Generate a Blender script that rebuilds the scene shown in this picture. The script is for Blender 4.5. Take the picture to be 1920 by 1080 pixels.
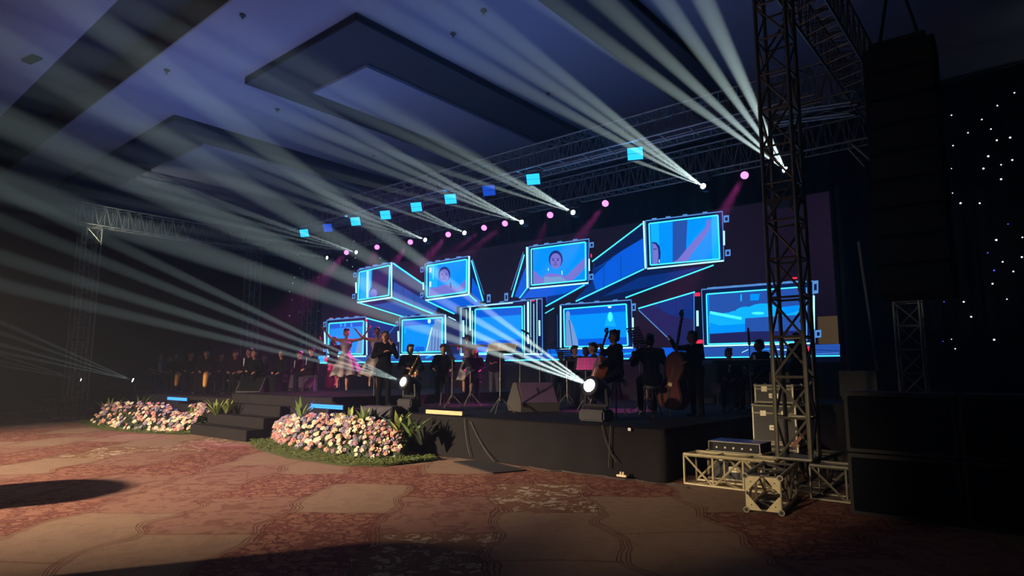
import bpy, bmesh, math, random
from mathutils import Vector, Matrix
random.seed(7)
PI = math.pi
SC = bpy.context.scene
for o in list(bpy.data.objects): bpy.data.objects.remove(o, do_unlink=True)
COL = SC.collection
def V(*a): return Vector(a)

# ------------------------------------------------------------------ camera
FPX, YAW, PITCH, ROLL, EYE = 1191.15, math.radians(39.844), math.radians(7.598), math.radians(0.157), 1.6
F_ = V(-math.sin(YAW)*math.cos(PITCH), math.cos(YAW)*math.cos(PITCH), math.sin(PITCH))
R0 = V(math.cos(YAW), math.sin(YAW), 0); U0 = R0.cross(F_)
R_ = R0*math.cos(ROLL)+U0*math.sin(ROLL); U_ = -R0*math.sin(ROLL)+U0*math.cos(ROLL)
cd = bpy.data.cameras.new('camera'); cam = bpy.data.objects.new('camera', cd); COL.objects.link(cam); SC.camera = cam
cd.sensor_width = 36; cd.lens = FPX/1920*36; cd.clip_end = 200
cam.matrix_world = Matrix(((R_.x, U_.x, -F_.x, 0), (R_.y, U_.y, -F_.y, 0), (R_.z, U_.z, -F_.z, EYE), (0, 0, 0, 1)))
def ray(px, py): return (F_*FPX + R_*(px-960) + U_*(540-py)).normalized()
def at(px, py, Y): d = ray(px, py); return d*(Y/d.y) + V(0, 0, EYE)          # point of the photo at depth Y
def atz(px, py, z): d = ray(px, py); return d*((z-EYE)/d.z) + V(0, 0, EYE)   # point of the photo at height z

# ------------------------------------------------------------------ world: dark hall filled with thin stage haze
wd = bpy.data.worlds.new('hall_air'); SC.world = wd; wd.use_nodes = True
nt = wd.node_tree; nt.nodes.clear()
wo = nt.nodes.new('ShaderNodeOutputWorld'); wv = nt.nodes.new('ShaderNodeVolumeScatter')
wv.inputs['Color'].default_value = (.9, .95, 1, 1); wv.inputs['Density'].default_value = .0048; wv.inputs['Anisotropy'].default_value = .62
nt.links.new(wv.outputs[0], wo.inputs['Volume'])
vs = SC.view_settings; vs.view_transform = 'Standard'; vs.look = 'None'; vs.exposure = 0; vs.gamma = 1; vs.use_curve_mapping = False
SC.cycles.use_denoising = True; SC.cycles.volume_bounces = 0; SC.cycles.max_bounces = 4; SC.cycles.diffuse_bounces = 3
SC.cycles.glossy_bounces = 2; SC.cycles.sample_clamp_indirect = 4; SC.cycles.use_light_tree = True

def lamp(kind, name, loc, tgt, energy, color, size=.1, cone=3, blend=.4, shape=None, sy=None):
    l = bpy.data.lights.new(name, 'AREA' if kind == 'BEAM' else kind); l.energy = energy; l.color = color
    if kind == 'BEAM':
        l.shape = 'DISK'; l.size = size; l.spread = math.radians(cone)
    elif kind == 'SPOT': l.spot_size = math.radians(cone); l.spot_blend = blend; l.shadow_soft_size = size
    elif kind == 'POINT': l.shadow_soft_size = size
    else:
        l.size = size
        if sy: l.shape = 'RECTANGLE'; l.size_y = sy
    o = bpy.data.objects.new(name, l); COL.objects.link(o); o.location = loc
    if tgt is not None: o.rotation_euler = (Vector(tgt)-Vector(loc)).to_track_quat('-Z', 'Y').to_euler()
    return o
# warm front light from the back of the hall, cool fill added under the ceiling
lamp('SPOT', 'front_follow_light', (-13.5, -14, 6.6), (-13.8, 4.6, 0), 76000, (1, .77, .58), .35, 56, .8).scale = (1, .41, 1)
lamp('SPOT', 'added_front_fill', (-3.2, -6, 3.2), (-3.1, 8.8, .5), 4600, (1, .78, .50), .2, 15, .8)  # fill added to brighten the near tower base, no fixture behind it
lamp('SPOT', 'added_tower_fill', (-7.5, 2, 3.0), (-2.3, 17, 4.2), 1500, (.95, .95, 1), .2, 13, .6)  # spot added to brighten the back right tower, no fixture modelled
lamp('AREA', 'added_ceiling_fill', (-18, 7.5, 5.5), (-18, 8.5, 10), 260, (.26, .36, 1), 9, sy=5)  # large unseen area lamp added to tint the ceiling blue
lamp('AREA', 'added_ceiling_fill', (-9, 11, 5.5), (-9.5, 11.5, 10), 150, (.16, .32, 1), 7, sy=5)  # second unseen lamp added to tint the ceiling further right
lamp('AREA', 'stage_wash_light', (-15, 12.5, 6.9), (-15, 12.5, 0), 60, (.62, .2, 1), 6, sy=2)

lamp('AREA', 'added_wall_fill', (1.5, 18.2, 8.6), (1.2, 19.8, 9.5), 2.5, (.7, .8, 1), 2.5, sy=.2)  # added lamp that brightens the wall strip above the curtain

# ------------------------------------------------------------------ materials
def srgb(c): return tuple((x/255/12.92 if x/255 <= .04045 else ((x/255+.055)/1.055)**2.4) for x in c)
def mat(name, col, rough=.6, metal=0, noise=0, scale=20, spec=.5, bump=0):
    m = bpy.data.materials.new(name); m.use_nodes = True; n = m.node_tree; b = n.nodes['Principled BSDF']
    c = srgb(col)+(1,)
    b.inputs['Base Color'].default_value = c; b.inputs['Roughness'].default_value = rough; b.inputs['Metallic'].default_value = metal
    b.inputs['Specular IOR Level'].default_value = spec
    if noise or bump:
        tc = n.nodes.new('ShaderNodeTexCoord'); nz = n.nodes.new('ShaderNodeTexNoise'); nz.inputs['Scale'].default_value = scale; nz.inputs['Detail'].default_value = 4
        n.links.new(tc.outputs['Object'], nz.inputs['Vector'])
        if noise:
            mx = n.nodes.new('ShaderNodeMix'); mx.data_type = 'RGBA'
            mx.inputs[6].default_value = tuple(x*(1-noise) for x in c[:3])+(1,); mx.inputs[7].default_value = tuple(min(1, x*(1+noise)) for x in c[:3])+(1,)
            n.links.new(nz.outputs['Fac'], mx.inputs[0]); n.links.new(mx.outputs[2], b.inputs['Base Color'])
        if bump:
            bp = n.nodes.new('ShaderNodeBump'); bp.inputs['Strength'].default_value = bump; bp.inputs['Distance'].default_value = .03
            n.links.new(nz.outputs['Fac'], bp.inputs['Height']); n.links.new(bp.outputs[0], b.inputs['Normal'])
    return m
def emit(name, col, s=1.0, sample=False):
    m = bpy.data.materials.new(name); m.use_nodes = True; n = m.node_tree; n.nodes.clear()
    o = n.nodes.new('ShaderNodeOutputMaterial'); e = n.nodes.new('ShaderNodeEmission')
    e.inputs[0].default_value = srgb(col)+(1,); e.inputs[1].default_value = s
    n.links.new(e.outputs[0], o.inputs[0])
    m.cycles.emission_sampling = 'AUTO' if sample else 'NONE'
    return m
M = dict(
 steel=mat('truss_aluminium', (120, 116, 104), .45, .7, .25, 12), rust=mat('brown_steel', (96, 74, 48), .55, .4, .3, 10),
 plate=mat('corner_plate', (176, 164, 128), .5, .3, .25, 14), black=mat('black_paint', (14, 14, 15), .6, 0, .2, 8), rubber=mat('cable_rubber', (14, 14, 15), .5),
 drape=mat('black_stage_skirt', (30, 28, 27), .9, 0, .25, 3, .1, .5), carpet_black=mat('stage_top_black', (13, 11, 13), .85, 0, .3, 6, .1),
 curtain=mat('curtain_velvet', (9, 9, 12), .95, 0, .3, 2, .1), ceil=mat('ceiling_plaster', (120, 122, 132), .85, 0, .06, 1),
 ceild=mat('ceiling_dark_paint_and_shade', (40, 42, 46), .85, 0, .15, 1), lip=mat('ceiling_lip', (104, 96, 84), .8), wall=mat('wall_paint', (46, 46, 50), .9, 0, .15, 1),
 wall_l=mat('upper_wall_plaster', (104, 108, 112), .8, 0, .15, .6),
 suit=mat('black_suit', (11, 11, 14), .95, 0, .2, 30, .05), robe=mat('dark_dress', (12, 12, 16), .95, 0, .2, 30, .05), shirt=mat('white_shirt', (215, 210, 215), .7),
 jeans=mat('grey_trousers', (40, 42, 48), .85), shoe=mat('black_shoe', (12, 12, 12), .3), hair=mat('black_hair', (14, 11, 11), .45),
 bronze=mat('brown_trousers', (50, 40, 36), .8),
 gold=mat('golden_sarong', (214, 150, 66), .5, .1, .4, 25), scarf=mat('dark_headscarf', (24, 22, 30), .8),
 skin=mat('skin_tan', (150, 104, 80), .5), skin2=mat('skin_brown', (128, 88, 66), .5), lip_m=mat('lips', (150, 60, 60), .4),
 lilac=mat('lilac_bodice', (130, 112, 124), .5, .1, .25, 60), belt=mat('white_belt', (190, 184, 176), .5), heel=mat('pink_heels', (236, 80, 130), .3), nude=mat('nude_heels', (196, 140, 110), .4),
 pink=mat('pink_trousers', (225, 50, 120), .6), wood=mat('varnished_wood', (120, 62, 34), .35, 0, .3, 9), wood_l=mat('light_ply', (196, 172, 124), .6, 0, .15, 14), brass=mat('brass', (226, 190, 120), .25, .9),
 dark_wood=mat('bass_varnish', (74, 30, 24), .4, 0, .3, 8), ebony=mat('ebony', (14, 12, 13), .35), string=mat('string_metal', (190, 180, 150), .3, .8), bowhair=mat('bow_stick', (176, 140, 92), .4),
 paper=mat('sheet_paper', (225, 222, 205), .8), paper_pink_light=mat('folder_pink_light', (235, 80, 175), .7, 0, .35, 30),  # second paper: pink light put into the folder colour
 grille=mat('speaker_grille', (38, 33, 40), .6, .2, .3, 90), cab=mat('cabinet_grey', (60, 56, 50), .7, 0, .1, 20), cab_d=mat('cabinet_charcoal', (26, 25, 26), .7), gr_d=mat('grille_black', (6, 6, 7), .8, 0, .2, 60, .1), cab_b=mat('cabinet_black', (6, 6, 7), .7, 0, .2, 30),
 case=mat('case_panel', (34, 31, 27), .5, 0, .2, 20), alu=mat('case_aluminium', (206, 198, 168), .4, .5, .3, 25), blueamp=mat('amp_top', (88, 76, 140), .35, .4),
 leaf=mat('leaf_green', (90, 112, 52), .55, 0, .4, 6), leaf2=mat('leaf_pale', (130, 140, 70), .55, 0, .3, 6), moss=mat('leaf_mat_green', (84, 92, 34), .8, 0, .5, 16),
 stem=mat('stem_dark', (36, 44, 26), .7), mat=mat('black_mat', (30, 27, 25), .8), ivory=mat('ivory_plastic', (226, 214, 172), .4), white=mat('white_plastic', (225, 225, 225), .4),
 lens=emit('beam_lens', (235, 250, 255), 14, False), star=emit('star_white', (235, 240, 255), 1.6), starb=emit('star_blue', (90, 90, 255), 1.4),
 pinkl=emit('pink_lens', (255, 130, 220), 2.2), pinkc=emit('pink_lens_core', (255, 190, 245), 1.2), strobe=emit('blue_panel', (40, 185, 255), 1.7), strobed=emit('dim_blue_panel', (30, 90, 235), .75),
 bar=emit('blue_bar', (60, 140, 255), 2.6, True),
)

# ------------------------------------------------------------------ mesh helpers
class MB:
    def __init__(s): s.v = []; s.f = []; s.m = []
    def add(s, vs, fs, mi=0):
        b = len(s.v); s.v += [tuple(v) for v in vs]; s.f += [tuple(i+b for i in f) for f in fs]; s.m += [mi]*len(fs); return s
    def box(s, c, d, rz=0, mi=0, mtx=None):
        x, y, z = d[0]/2, d[1]/2, d[2]/2
        pts = [V(a*x, b*y, e*z) for a in (-1, 1) for b in (-1, 1) for e in (-1, 1)]
        m = mtx if mtx is not None else Matrix.Rotation(rz, 3, 'Z')
        return s.add([m@p+Vector(c) for p in pts], [(0, 1, 3, 2), (4, 6, 7, 5), (0, 4, 5, 1), (2, 3, 7, 6), (0, 2, 6, 4), (1, 5, 7, 3)], mi)
    def bbox(s, c, d, bv=.01, rz=0, mi=0, mtx=None):   # box with bevelled edges
        bm = bmesh.new(); bmesh.ops.create_cube(bm, size=1)
        for v in bm.verts: v.co = V(v.co.x*d[0], v.co.y*d[1], v.co.z*d[2])
        bmesh.ops.bevel(bm, geom=bm.edges[:], offset=bv, segments=2, affect='EDGES')
        m = mtx if mtx is not None else Matrix.Rotation(rz, 3, 'Z')
        bm.verts.index_update(); s.add([m@v.co+Vector(c) for v in bm.verts], [tuple(v.index for v in f.verts) for f in bm.faces], mi); bm.free(); return s
    def tube(s, a, b, r, r2=None, n=6, mi=0, cap=True):
        a = Vector(a); b = Vector(b); d = b-a
        if d.length < 1e-6: return s
        q = d.to_track_quat('Z', 'Y'); r2 = r if r2 is None else r2
        vs = [a+q@V(r*math.cos(t), r*math.sin(t), 0) for t in [2*PI*i/n for i in range(n)]]+[b+q@V(r2*math.cos(t), r2*math.sin(t), 0) for t in [2*PI*i/n for i in range(n)]]
        fs = [(i, (i+1) % n, (i+1) % n+n, i+n) for i in range(n)]
        if cap: fs += [tuple(range(n-1, -1, -1)), tuple(range(n, 2*n))]
        return s.add(vs, fs, mi)
    def path(s, pts, r, n=6, mi=0):
        for a, b in zip(pts, pts[1:]): s.tube(a, b, r, n=n, mi=mi)
        return s
    def lathe(s, prof, n=14, mi=0, mtx=None, loc=(0, 0, 0), sx=1, sy=1):
        m = mtx or Matrix.Identity(3); vs = []
        for r, z in prof:
            for i in range(n): t = 2*PI*i/n; vs.append(m@V(r*math.cos(t)*sx, r*math.sin(t)*sy, z)+Vector(loc))
        fs = [(k*n+i, k*n+(i+1) % n, (k+1)*n+(i+1) % n, (k+1)*n+i) for k in range(len(prof)-1) for i in range(n)]
        fs += [tuple(range(n-1, -1, -1)), tuple(range((len(prof)-1)*n, len(prof)*n))]
        return s.add(vs, fs, mi)
    def ball(s, c, r, n=10, mi=0, sc=(1, 1, 1), mtx=None):
        k = max(4, n//2); prof = [(max(1e-4, r*math.sin(PI*i/k)), -r*math.cos(PI*i/k)) for i in range(k+1)]
        m = (mtx or Matrix.Identity(3)) @ Matrix.Diagonal(sc)
        return s.lathe(prof, n, mi, m, c)
    def cap(s, a, b, ra, rb, n=10):                      # tapered capsule
        a = Vector(a); b = Vector(b); d = b-a; L = max(d.length, 1e-5); q = d.to_track_quat('Z', 'Y').to_matrix()
        prof = [(max(1e-4, ra*math.cos(t)), ra*math.sin(t)) for t in [-PI/2+PI/8*i for i in range(5)]]
        prof += [(max(1e-4, rb*math.cos(t)), L+rb*math.sin(t)) for t in [PI/8*i for i in range(5)]]
        return s.lathe(prof, n, 0, q, a)
    def prism(s, pts, o, u, w, t, mi=0):                  # 2D outline pts (a,b) on axes u,w, thickness t along u x w
        o, u, w = Vector(o), Vector(u), Vector(w); nn = u.cross(w).normalized()*t; k = len(pts)
        vs = [o+u*a+w*b-nn/2 for a, b in pts]+[o+u*a+w*b+nn/2 for a, b in pts]
        return s.add(vs, [tuple(range(k-1, -1, -1)), tuple(range(k, 2*k))]+[(i, (i+1) % k, (i+1) % k+k, i+k) for i in range(k)], mi)
    def mesh(s, name, mats, smooth=False):
        me = bpy.data.meshes.new(name); me.from_pydata(s.v, [], s.f)
        for x in (mats if isinstance(mats, (list, tuple)) else [mats]): me.materials.append(x)
        if any(s.m): me.polygons.foreach_set('material_index', s.m)
        if smooth: me.polygons.foreach_set('use_smooth', [True]*len(me.polygons))
        me.update(); return me
    def build(s, name, mats, parent=None, smooth=False, label=None):
        return obj(name, s.mesh(name, mats, smooth), parent, label)
def obj(name, me, parent=None, label=None):
    o = bpy.data.objects.new(name, me); COL.objects.link(o)
    if parent is not None: o.parent = parent
    if label: o['label'] = label
    return o
def tag(o, label, cat, group=None, kind=None):
    o['label'] = label; o['category'] = cat
    if group: o['group'] = group
    if kind: o['kind'] = kind
    return o
def thing(name, label, cat, loc=(0, 0, 0), rz=0, group=None):
    o = bpy.data.objects.new(name, None); COL.objects.link(o); o.location = loc; o.rotation_euler = (0, 0, rz); o.empty_display_size = .1
    return tag(o, label, cat, group)
def struct(o): o['kind'] = 'structure'; return o
KIDS = {}
def copy_tree(o, parent=None):
    c = o.copy(); COL.objects.link(c)
    if parent is not None: c.parent = parent
    for ch in [x for x in bpy.data.objects if x.parent == o]: copy_tree(ch, c)
    return c
def dup(o, loc, rz, label=None, rot=None):
    c = copy_tree(o); c.location = loc; c.rotation_euler = rot if rot is not None else (0, 0, rz)
    if label: c['label'] = label
    return c

# ------------------------------------------------------------------ setting: carpet, ceiling, walls
def carpet_material():
    m = bpy.data.materials.new('patterned_carpet'); m.use_nodes = True; n = m.node_tree; N = n.nodes; L = n.links; b = N['Principled BSDF']; b.inputs['Roughness'].default_value = .9; b.inputs['Specular IOR Level'].default_value = .15
    def math_(op, a, c=None, d=None):
        x = N.new('ShaderNodeMath'); x.operation = op
        for i, q in enumerate((a, c, d)):
            if q is None: continue
            if isinstance(q, (int, float)): x.inputs[i].default_value = q
            else: L.new(q, x.inputs[i])
        return x.outputs[0]
    def mix(f, a, c):
        x = N.new('ShaderNodeMix'); x.data_type = 'RGBA'
        for i, q in ((0, f), (6, a), (7, c)):
            if isinstance(q, (int, float)): x.inputs[i].default_value = q
            elif isinstance(q, tuple): x.inputs[i].default_value = srgb(q)+(1,)
            else: L.new(q, x.inputs[i])
        return x.outputs[2]
    tc = N.new('ShaderNodeTexCoord'); rot = N.new('ShaderNodeMapping'); rot.inputs['Rotation'].default_value = (0, 0, -.72); L.new(tc.outputs['Object'], rot.inputs[0])
    sp = N.new('ShaderNodeSeparateXYZ'); L.new(rot.outputs[0], sp.inputs[0]); X, Y = sp.outputs[0], sp.outputs[1]
    wob = N.new('ShaderNodeTexNoise'); wob.inputs['Scale'].default_value = 1.6; wob.inputs['Detail'].default_value = 1; L.new(tc.outputs['Object'], wob.inputs['Vector'])
    sw = math_('MULTIPLY', math_('SUBTRACT', wob.outputs['Fac'], .5), .32)
    u = math_('ADD', math_('DIVIDE', X, 1.2), math_('ADD', sw, math_('MULTIPLY', math_('SINE', math_('MULTIPLY', Y, 4.6)), .05)))
    fu = math_('FLOOR', u)
    v = math_('ADD', math_('DIVIDE', Y, 1.9), math_('ADD', math_('MULTIPLY', fu, .5), math_('MULTIPLY', sw, .5)))
    fv = math_('FLOOR', v)
    cell = N.new('ShaderNodeCombineXYZ'); L.new(fu, cell.inputs[0]); L.new(fv, cell.inputs[1])
    wn = N.new('ShaderNodeTexWhiteNoise'); wn.noise_dimensions = '2D'; L.new(cell.outputs[0], wn.inputs['Vector']); h = wn.outputs['Value']
    # floral figures inside each patch
    vo = N.new('ShaderNodeTexVoronoi'); vo.feature = 'DISTANCE_TO_EDGE'; vo.inputs['Scale'].default_value = 5.5
    dn = N.new('ShaderNodeTexNoise'); dn.inputs['Scale'].default_value = 6; dn.inputs['Detail'].default_value = 3; L.new(tc.outputs['Object'], dn.inputs['Vector'])
    ad = N.new('ShaderNodeVectorMath'); ad.operation = 'MULTIPLY_ADD'; L.new(dn.outputs['Color'], ad.inputs[0]); ad.inputs[1].default_value = (.3, .3, .3); L.new(tc.outputs['Object'], ad.inputs[2]); L.new(ad.outputs[0], vo.inputs['Vector'])
    fl = math_('GREATER_THAN', vo.outputs['Distance'], .07)
    n2 = N.new('ShaderNodeTexNoise'); n2.inputs['Scale'].default_value = 4.0; n2.inputs['Detail'].default_value = 6; n2.inputs['Roughness'].default_value = .65; n2.inputs['Distortion'].default_value = 1.2; L.new(tc.outputs['Object'], n2.inputs['Vector'])
    tw = math_('GREATER_THAN', n2.outputs['Fac'], .53)
    red = mix(tw, mix(fl, (100, 58, 50), (150, 106, 86)), (116, 70, 60))
    beige = mix(math_('MULTIPLY', tw, .3), (148, 122, 100), (120, 92, 74))
    cream = mix(math_('MULTIPLY', fl, tw), (126, 92, 68), (186, 170, 146))
    pink = mix(tw, (142, 106, 90), (122, 84, 72))
    c = mix(math_('GREATER_THAN', h, .34), red, beige)
    c = mix(math_('GREATER_THAN', h, .62), c, pink)
    c = mix(math_('GREATER_THAN', h, .84), c, cream)
    # double wavy borders
    eu = math_('ABSOLUTE', math_('SUBTRACT', math_('FRACT', u), .5)); ev = math_('ABSOLUTE', math_('SUBTRACT', math_('FRACT', v), .5))
    e = math_('MAXIMUM', eu, ev)
    ring = math_('MULTIPLY', math_('GREATER_THAN', eu, .445), math_('SINE', math_('MULTIPLY', eu, 225)))
    c = mix(math_('MULTIPLY', math_('GREATER_THAN', ring, .1), .75), c, (92, 52, 38))
    c = mix(math_('MULTIPLY', math_('GREATER_THAN', ev, .487), .5), c, (100, 60, 44))
    fz = N.new('ShaderNodeTexNoise'); fz.inputs['Scale'].default_value = 90; L.new(tc.outputs['Object'], fz.inputs['Vector'])
    c = mix(math_('MULTIPLY', fz.outputs['Fac'], .35), c, (78, 52, 40))
    L.new(c, b.inputs['Base Color'])
    bp = N.new('ShaderNodeBump'); bp.inputs['Strength'].default_value = .3; bp.inputs['Distance'].default_value = .01; L.new(fz.outputs['Fac'], bp.inputs['Height']); L.new(bp.outputs[0], b.inputs['Normal'])
    return m
XL, XR, YF, YB, ZC = -37, 7, -18, 19.8, 10.1
struct(MB().box(((XL+XR)/2, (YF+YB)/2, -.1), (XR-XL, YB-YF, .2)).build('floor', carpet_material()))
struct(MB().box((XL-.1, (YF+YB)/2, ZC/2), (.2, YB-YF, ZC)).build('wall_left', M['wall']))
struct(MB().box((XR+.1, (YF+YB)/2, ZC/2), (.2, YB-YF, ZC)).build('wall_right', M['wall']))
struct(MB().box(((XL+XR)/2, YF-.1, ZC/2), (XR-XL, .2, ZC)).build('wall_front', M['wall']))
struct(MB().box(((XL+XR)/2, YB+.1, ZC/2), (XR-XL, .2, ZC)).build('wall_back', M['wall_l']))
# ceiling: plaster slab with a long trough, its shade put into the colour, dropped dark frames and pale floating panels
ce = MB()
ce.box(((XL+XR)/2, (YF+4.65)/2, ZC+.1), (XR-XL, 4.65-YF, .2)); ce.box(((XL+XR)/2, (6.15+YB)/2, ZC+.1), (XR-XL, YB-6.15, .2))
struct(ce.build('ceiling', M['ceil']))
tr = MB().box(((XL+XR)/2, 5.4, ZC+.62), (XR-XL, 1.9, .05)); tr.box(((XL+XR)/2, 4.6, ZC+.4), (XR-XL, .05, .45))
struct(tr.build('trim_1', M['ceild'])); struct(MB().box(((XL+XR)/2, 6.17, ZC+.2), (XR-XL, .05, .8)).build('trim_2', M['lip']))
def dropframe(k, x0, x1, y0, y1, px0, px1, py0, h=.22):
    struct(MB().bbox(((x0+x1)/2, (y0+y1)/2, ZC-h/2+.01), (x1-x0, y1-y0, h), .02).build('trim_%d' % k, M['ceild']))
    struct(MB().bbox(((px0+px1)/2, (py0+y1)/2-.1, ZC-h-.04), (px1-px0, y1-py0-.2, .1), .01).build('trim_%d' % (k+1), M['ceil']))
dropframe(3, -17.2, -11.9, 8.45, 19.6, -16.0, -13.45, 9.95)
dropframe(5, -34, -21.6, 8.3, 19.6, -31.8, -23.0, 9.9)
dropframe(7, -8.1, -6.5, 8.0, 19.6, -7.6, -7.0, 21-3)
# ceiling fittings
SPW = ['topmost, just right of the dark ceiling trough', 'halfway along the right side of the dark trough', 'below the corner of the dropped dark frame', 'highest one right of the dropped frame', 'second highest right of the dropped frame', 'right of the floating pale panel', 'lower of two on the floating pale panel', 'upper of two on the floating pale panel', 'between the dropped frame and the roof truss', 'farthest right, near the rightmost white beams']
for k, (px, py) in enumerate([(60, 111), (455, 29), (313, 132), (520, 205), (907, 20), (850, 63), (905, 150), (823, 220), (745, 184), (700, 292), (1028, 175)]):
    p = atz(px, py, ZC-.02)
    if k == 0:
        t = thing('ceiling_vent', 'small dark slotted vent in the pale ceiling panel, far upper left', 'vent', p, .2)
        MB().bbox((0, 0, -.01), (.62, .24, .06), .01).build('frame', M['cab_b'], t); sl = MB()
        for j in range(5): sl.box((0, -.08+j*.04, -.05), (.54, .012, .02))
        sl.build('slats', M['black'], t)
    else:
        t = thing('ceiling_sprinkler', 'small ceiling sprinkler head, '+SPW[k-1], 'sprinkler', p, 0, 'sprinkler heads under the ceiling')
        MB().lathe([(.07, .0), (.08, -.015), (.05, -.03)], 10).build('rose', M['black'], t); MB().tube((0, 0, -.02), (0, 0, -.1), .015).lathe([(.04, -.1), (.04, -.108)], 8).build('nozzle', M['steel'], t)

# star cloth: pleated black curtain with small lights, behind everything
t = thing('star_curtain', 'black pleated backdrop curtain dotted with tiny lights behind the stage', 'curtain', (0, 0, 0))
cu = MB(); n = 420; xs = [XL+.3+(XR-XL-.6)*i/n for i in range(n+1)]
top = [V(x, 19.45+.07*math.sin(i*1.3)+.03*math.sin(i*.37), 9.2) for i, x in enumerate(xs)]
cu.add([*top, *[V(p.x, p.y, .02) for p in top]], [(i, i+1, i+n+2, i+n+1) for i in range(n)]).build('cloth', M['curtain'], t, True)
MB().tube((XL+.3, 19.45, 9.23), (XR-.3, 19.45, 9.23), .04).build('curtain_rail', M['black'], t)
stars = [(1902, 174, 1), (1870, 198, 1), (1784, 216, 1), (1841, 224, 1), (1858, 242, 1), (1815, 249, 1), (1869, 263, 1.2), (1894, 258, 1.3), (1787, 273, 1), (1774, 288, 1), (1752, 308, 1), (1784, 316, .7), (1853, 293, 1.4), (1898, 300, 1.2), (1877, 309, 1), (1844, 316, 1.3), (1877, 336, 1.3), (1769, 349, 1), (1786, 362, .8), (1801, 381, 1.4), (1837, 381, 1.2), (1767, 408, -.9), (1786, 440, 1.3), (1890, 420, -.8), (1868, 450, 1.4), (1852, 474, -.9), (1917, 445, 1), (1916, 482, 1.2), (1880, 491, 1.1), (1780, 493, -.8), (1864, 507, -1.1), (1900, 509, 1.1), (1784, 528, .9), (1861, 532, 1.2), (1770, 566, -.8), (1807, 566, 1.2), (1888, 561, .9), (1821, 594, 1.2), (1864, 637, 1.3), (1791, 654, .9), (1784, 636, .7), (1768, 640, -.6),
 (552, 520, 1), (549, 531, 1), (543, 547, 1), (548, 562, 1), (563, 503, .8), (558, 475, 1), (598, 520, 1.1), (561, 585, .8), (543, 592, 1), (575, 619, 1.1), (558, 478, .6), (597, 583, .7), (664, 452, 1), (692, 451, 1), (651, 488, 1), (666, 484, 1), (713, 484, 1), (661, 500, 1), (627, 492, .6), (574, 452, .8), (549, 482, .8), (567, 513, .7), (530, 470, .6)]
for px, py, s in stars:
    p = at(px, py, 19.36); MB().ball((0, 0, 0), .018*abs(s), 6).build('star_light', M['starb'] if s < 0 else M['star'], t).location = p

# ------------------------------------------------------------------ LED wall with the animated containers on it
YS = 18.0
wall = thing('led_wall', 'giant led video wall showing neon blue shipping containers behind the stage', 'screen', (0, YS, 0))
pTL, pBR, pBL = at(1555, 359, YS), at(1575, 678, YS), at(598, 683, YS)
x0, x1, z0, z1 = pBL.x, pBR.x, pBR.z, pTL.z
MB().bbox(((x0+x1)/2, .16, (z0+z1)/2), (x1-x0+.1, .26, z1-z0+.1), .02).build('panel_housing', M['black'], wall)
def screen_base():  # black screen ground, purple of the magenta lights put into its emission
    m = bpy.data.materials.new('screen_black_purple_glow'); m.use_nodes = True; n = m.node_tree; n.nodes.clear(); N = n.nodes.new; L = n.links
    o = N('ShaderNodeOutputMaterial'); e = N('ShaderNodeEmission'); tc = N('ShaderNodeTexCoord'); nz = N('ShaderNodeTexNoise'); nz.inputs['Scale'].default_value = .25
    cr = N('ShaderNodeValToRGB'); cr.color_ramp.elements[0].position = .3; cr.color_ramp.elements[0].color = srgb((20, 15, 32))+(1,); cr.color_ramp.elements[1].position = .7; cr.color_ramp.elements[1].color = srgb((36, 24, 44))+(1,)
    L.new(tc.outputs['Object'], nz.inputs['Vector']); L.new(nz.outputs['Fac'], cr.inputs[0]); e.inputs[1].default_value = .75; L.new(cr.outputs[0], e.inputs[0]); L.new(e.outputs[0], o.inputs[0]); return m
SM = [screen_base(), emit('led_azure', (0, 140, 255), 1.25, True), emit('led_neon', (70, 232, 255), 1.35, True), emit('led_deep_blue', (10, 52, 138), .85), emit('led_mid_blue', (6, 90, 215), 1.15), emit('led_navy', (12, 30, 84), .8),
      emit('led_white_cyan', (180, 250, 255), 1.4, True), emit('led_red', (255, 50, 80), 1), emit('led_steel', (96, 158, 235), .9), emit('led_skin', (128, 126, 226), .95), emit('led_hair', (26, 48, 128), .9), emit('led_dress', (128, 172, 232), .9),
      emit('led_sky', (14, 166, 255), 1.3), emit('led_violet', (36, 38, 100), .85), emit('led_sand', (92, 74, 52), .6), emit('led_slate', (44, 92, 190), .85), emit('led_lip', (92, 70, 170), .9), emit('led_black', (10, 12, 34), .8)]
MB().add([V(x0, 0, z0), V(x1, 0, z0), V(x1, 0, z1), V(x0, 0, z1)], [(0, 1, 2, 3)]).build('backdrop_purple_glow', SM[0], wall)
class SP:      # drawing on the wall: outlines given where the photo shows them, laid flat on the wall's plane
    def __init__(s): s.mb = MB(); s.k = 1
    def lay(s, px, py): p = at(px, py, YS); return V(p.x, -.003*s.k, p.z)
    def poly(s, pts, mi): s.mb.add([s.lay(*p) for p in pts], [tuple(range(len(pts)))], mi); s.k += 1; return s
    def line(s, a, b, w, mi):
        dx, dy = b[0]-a[0], b[1]-a[1]; l = math.hypot(dx, dy) or 1; nx, ny = -dy/l*w/2, dx/l*w/2
        return s.poly([(a[0]+nx, a[1]+ny), (b[0]+nx, b[1]+ny), (b[0]-nx, b[1]-ny), (a[0]-nx, a[1]-ny)], mi)
    def loop(s, pts, w, mi):
        for a, b in zip(pts, pts[1:]+pts[:1]): s.line(a, b, w, mi)
        return s
    def oval(s, c, rx, ry, mi, rot=0, n=18):
        return s.poly([(c[0]+rx*math.cos(t)*math.cos(rot)-ry*math.sin(t)*math.sin(rot), c[1]+rx*math.cos(t)*math.sin(rot)+ry*math.sin(t)*math.cos(rot)) for t in [2*PI*i/n for i in range(n)]], mi)
    def done(s, name, parent): return s.mb.build(name, SM, parent)
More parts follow.
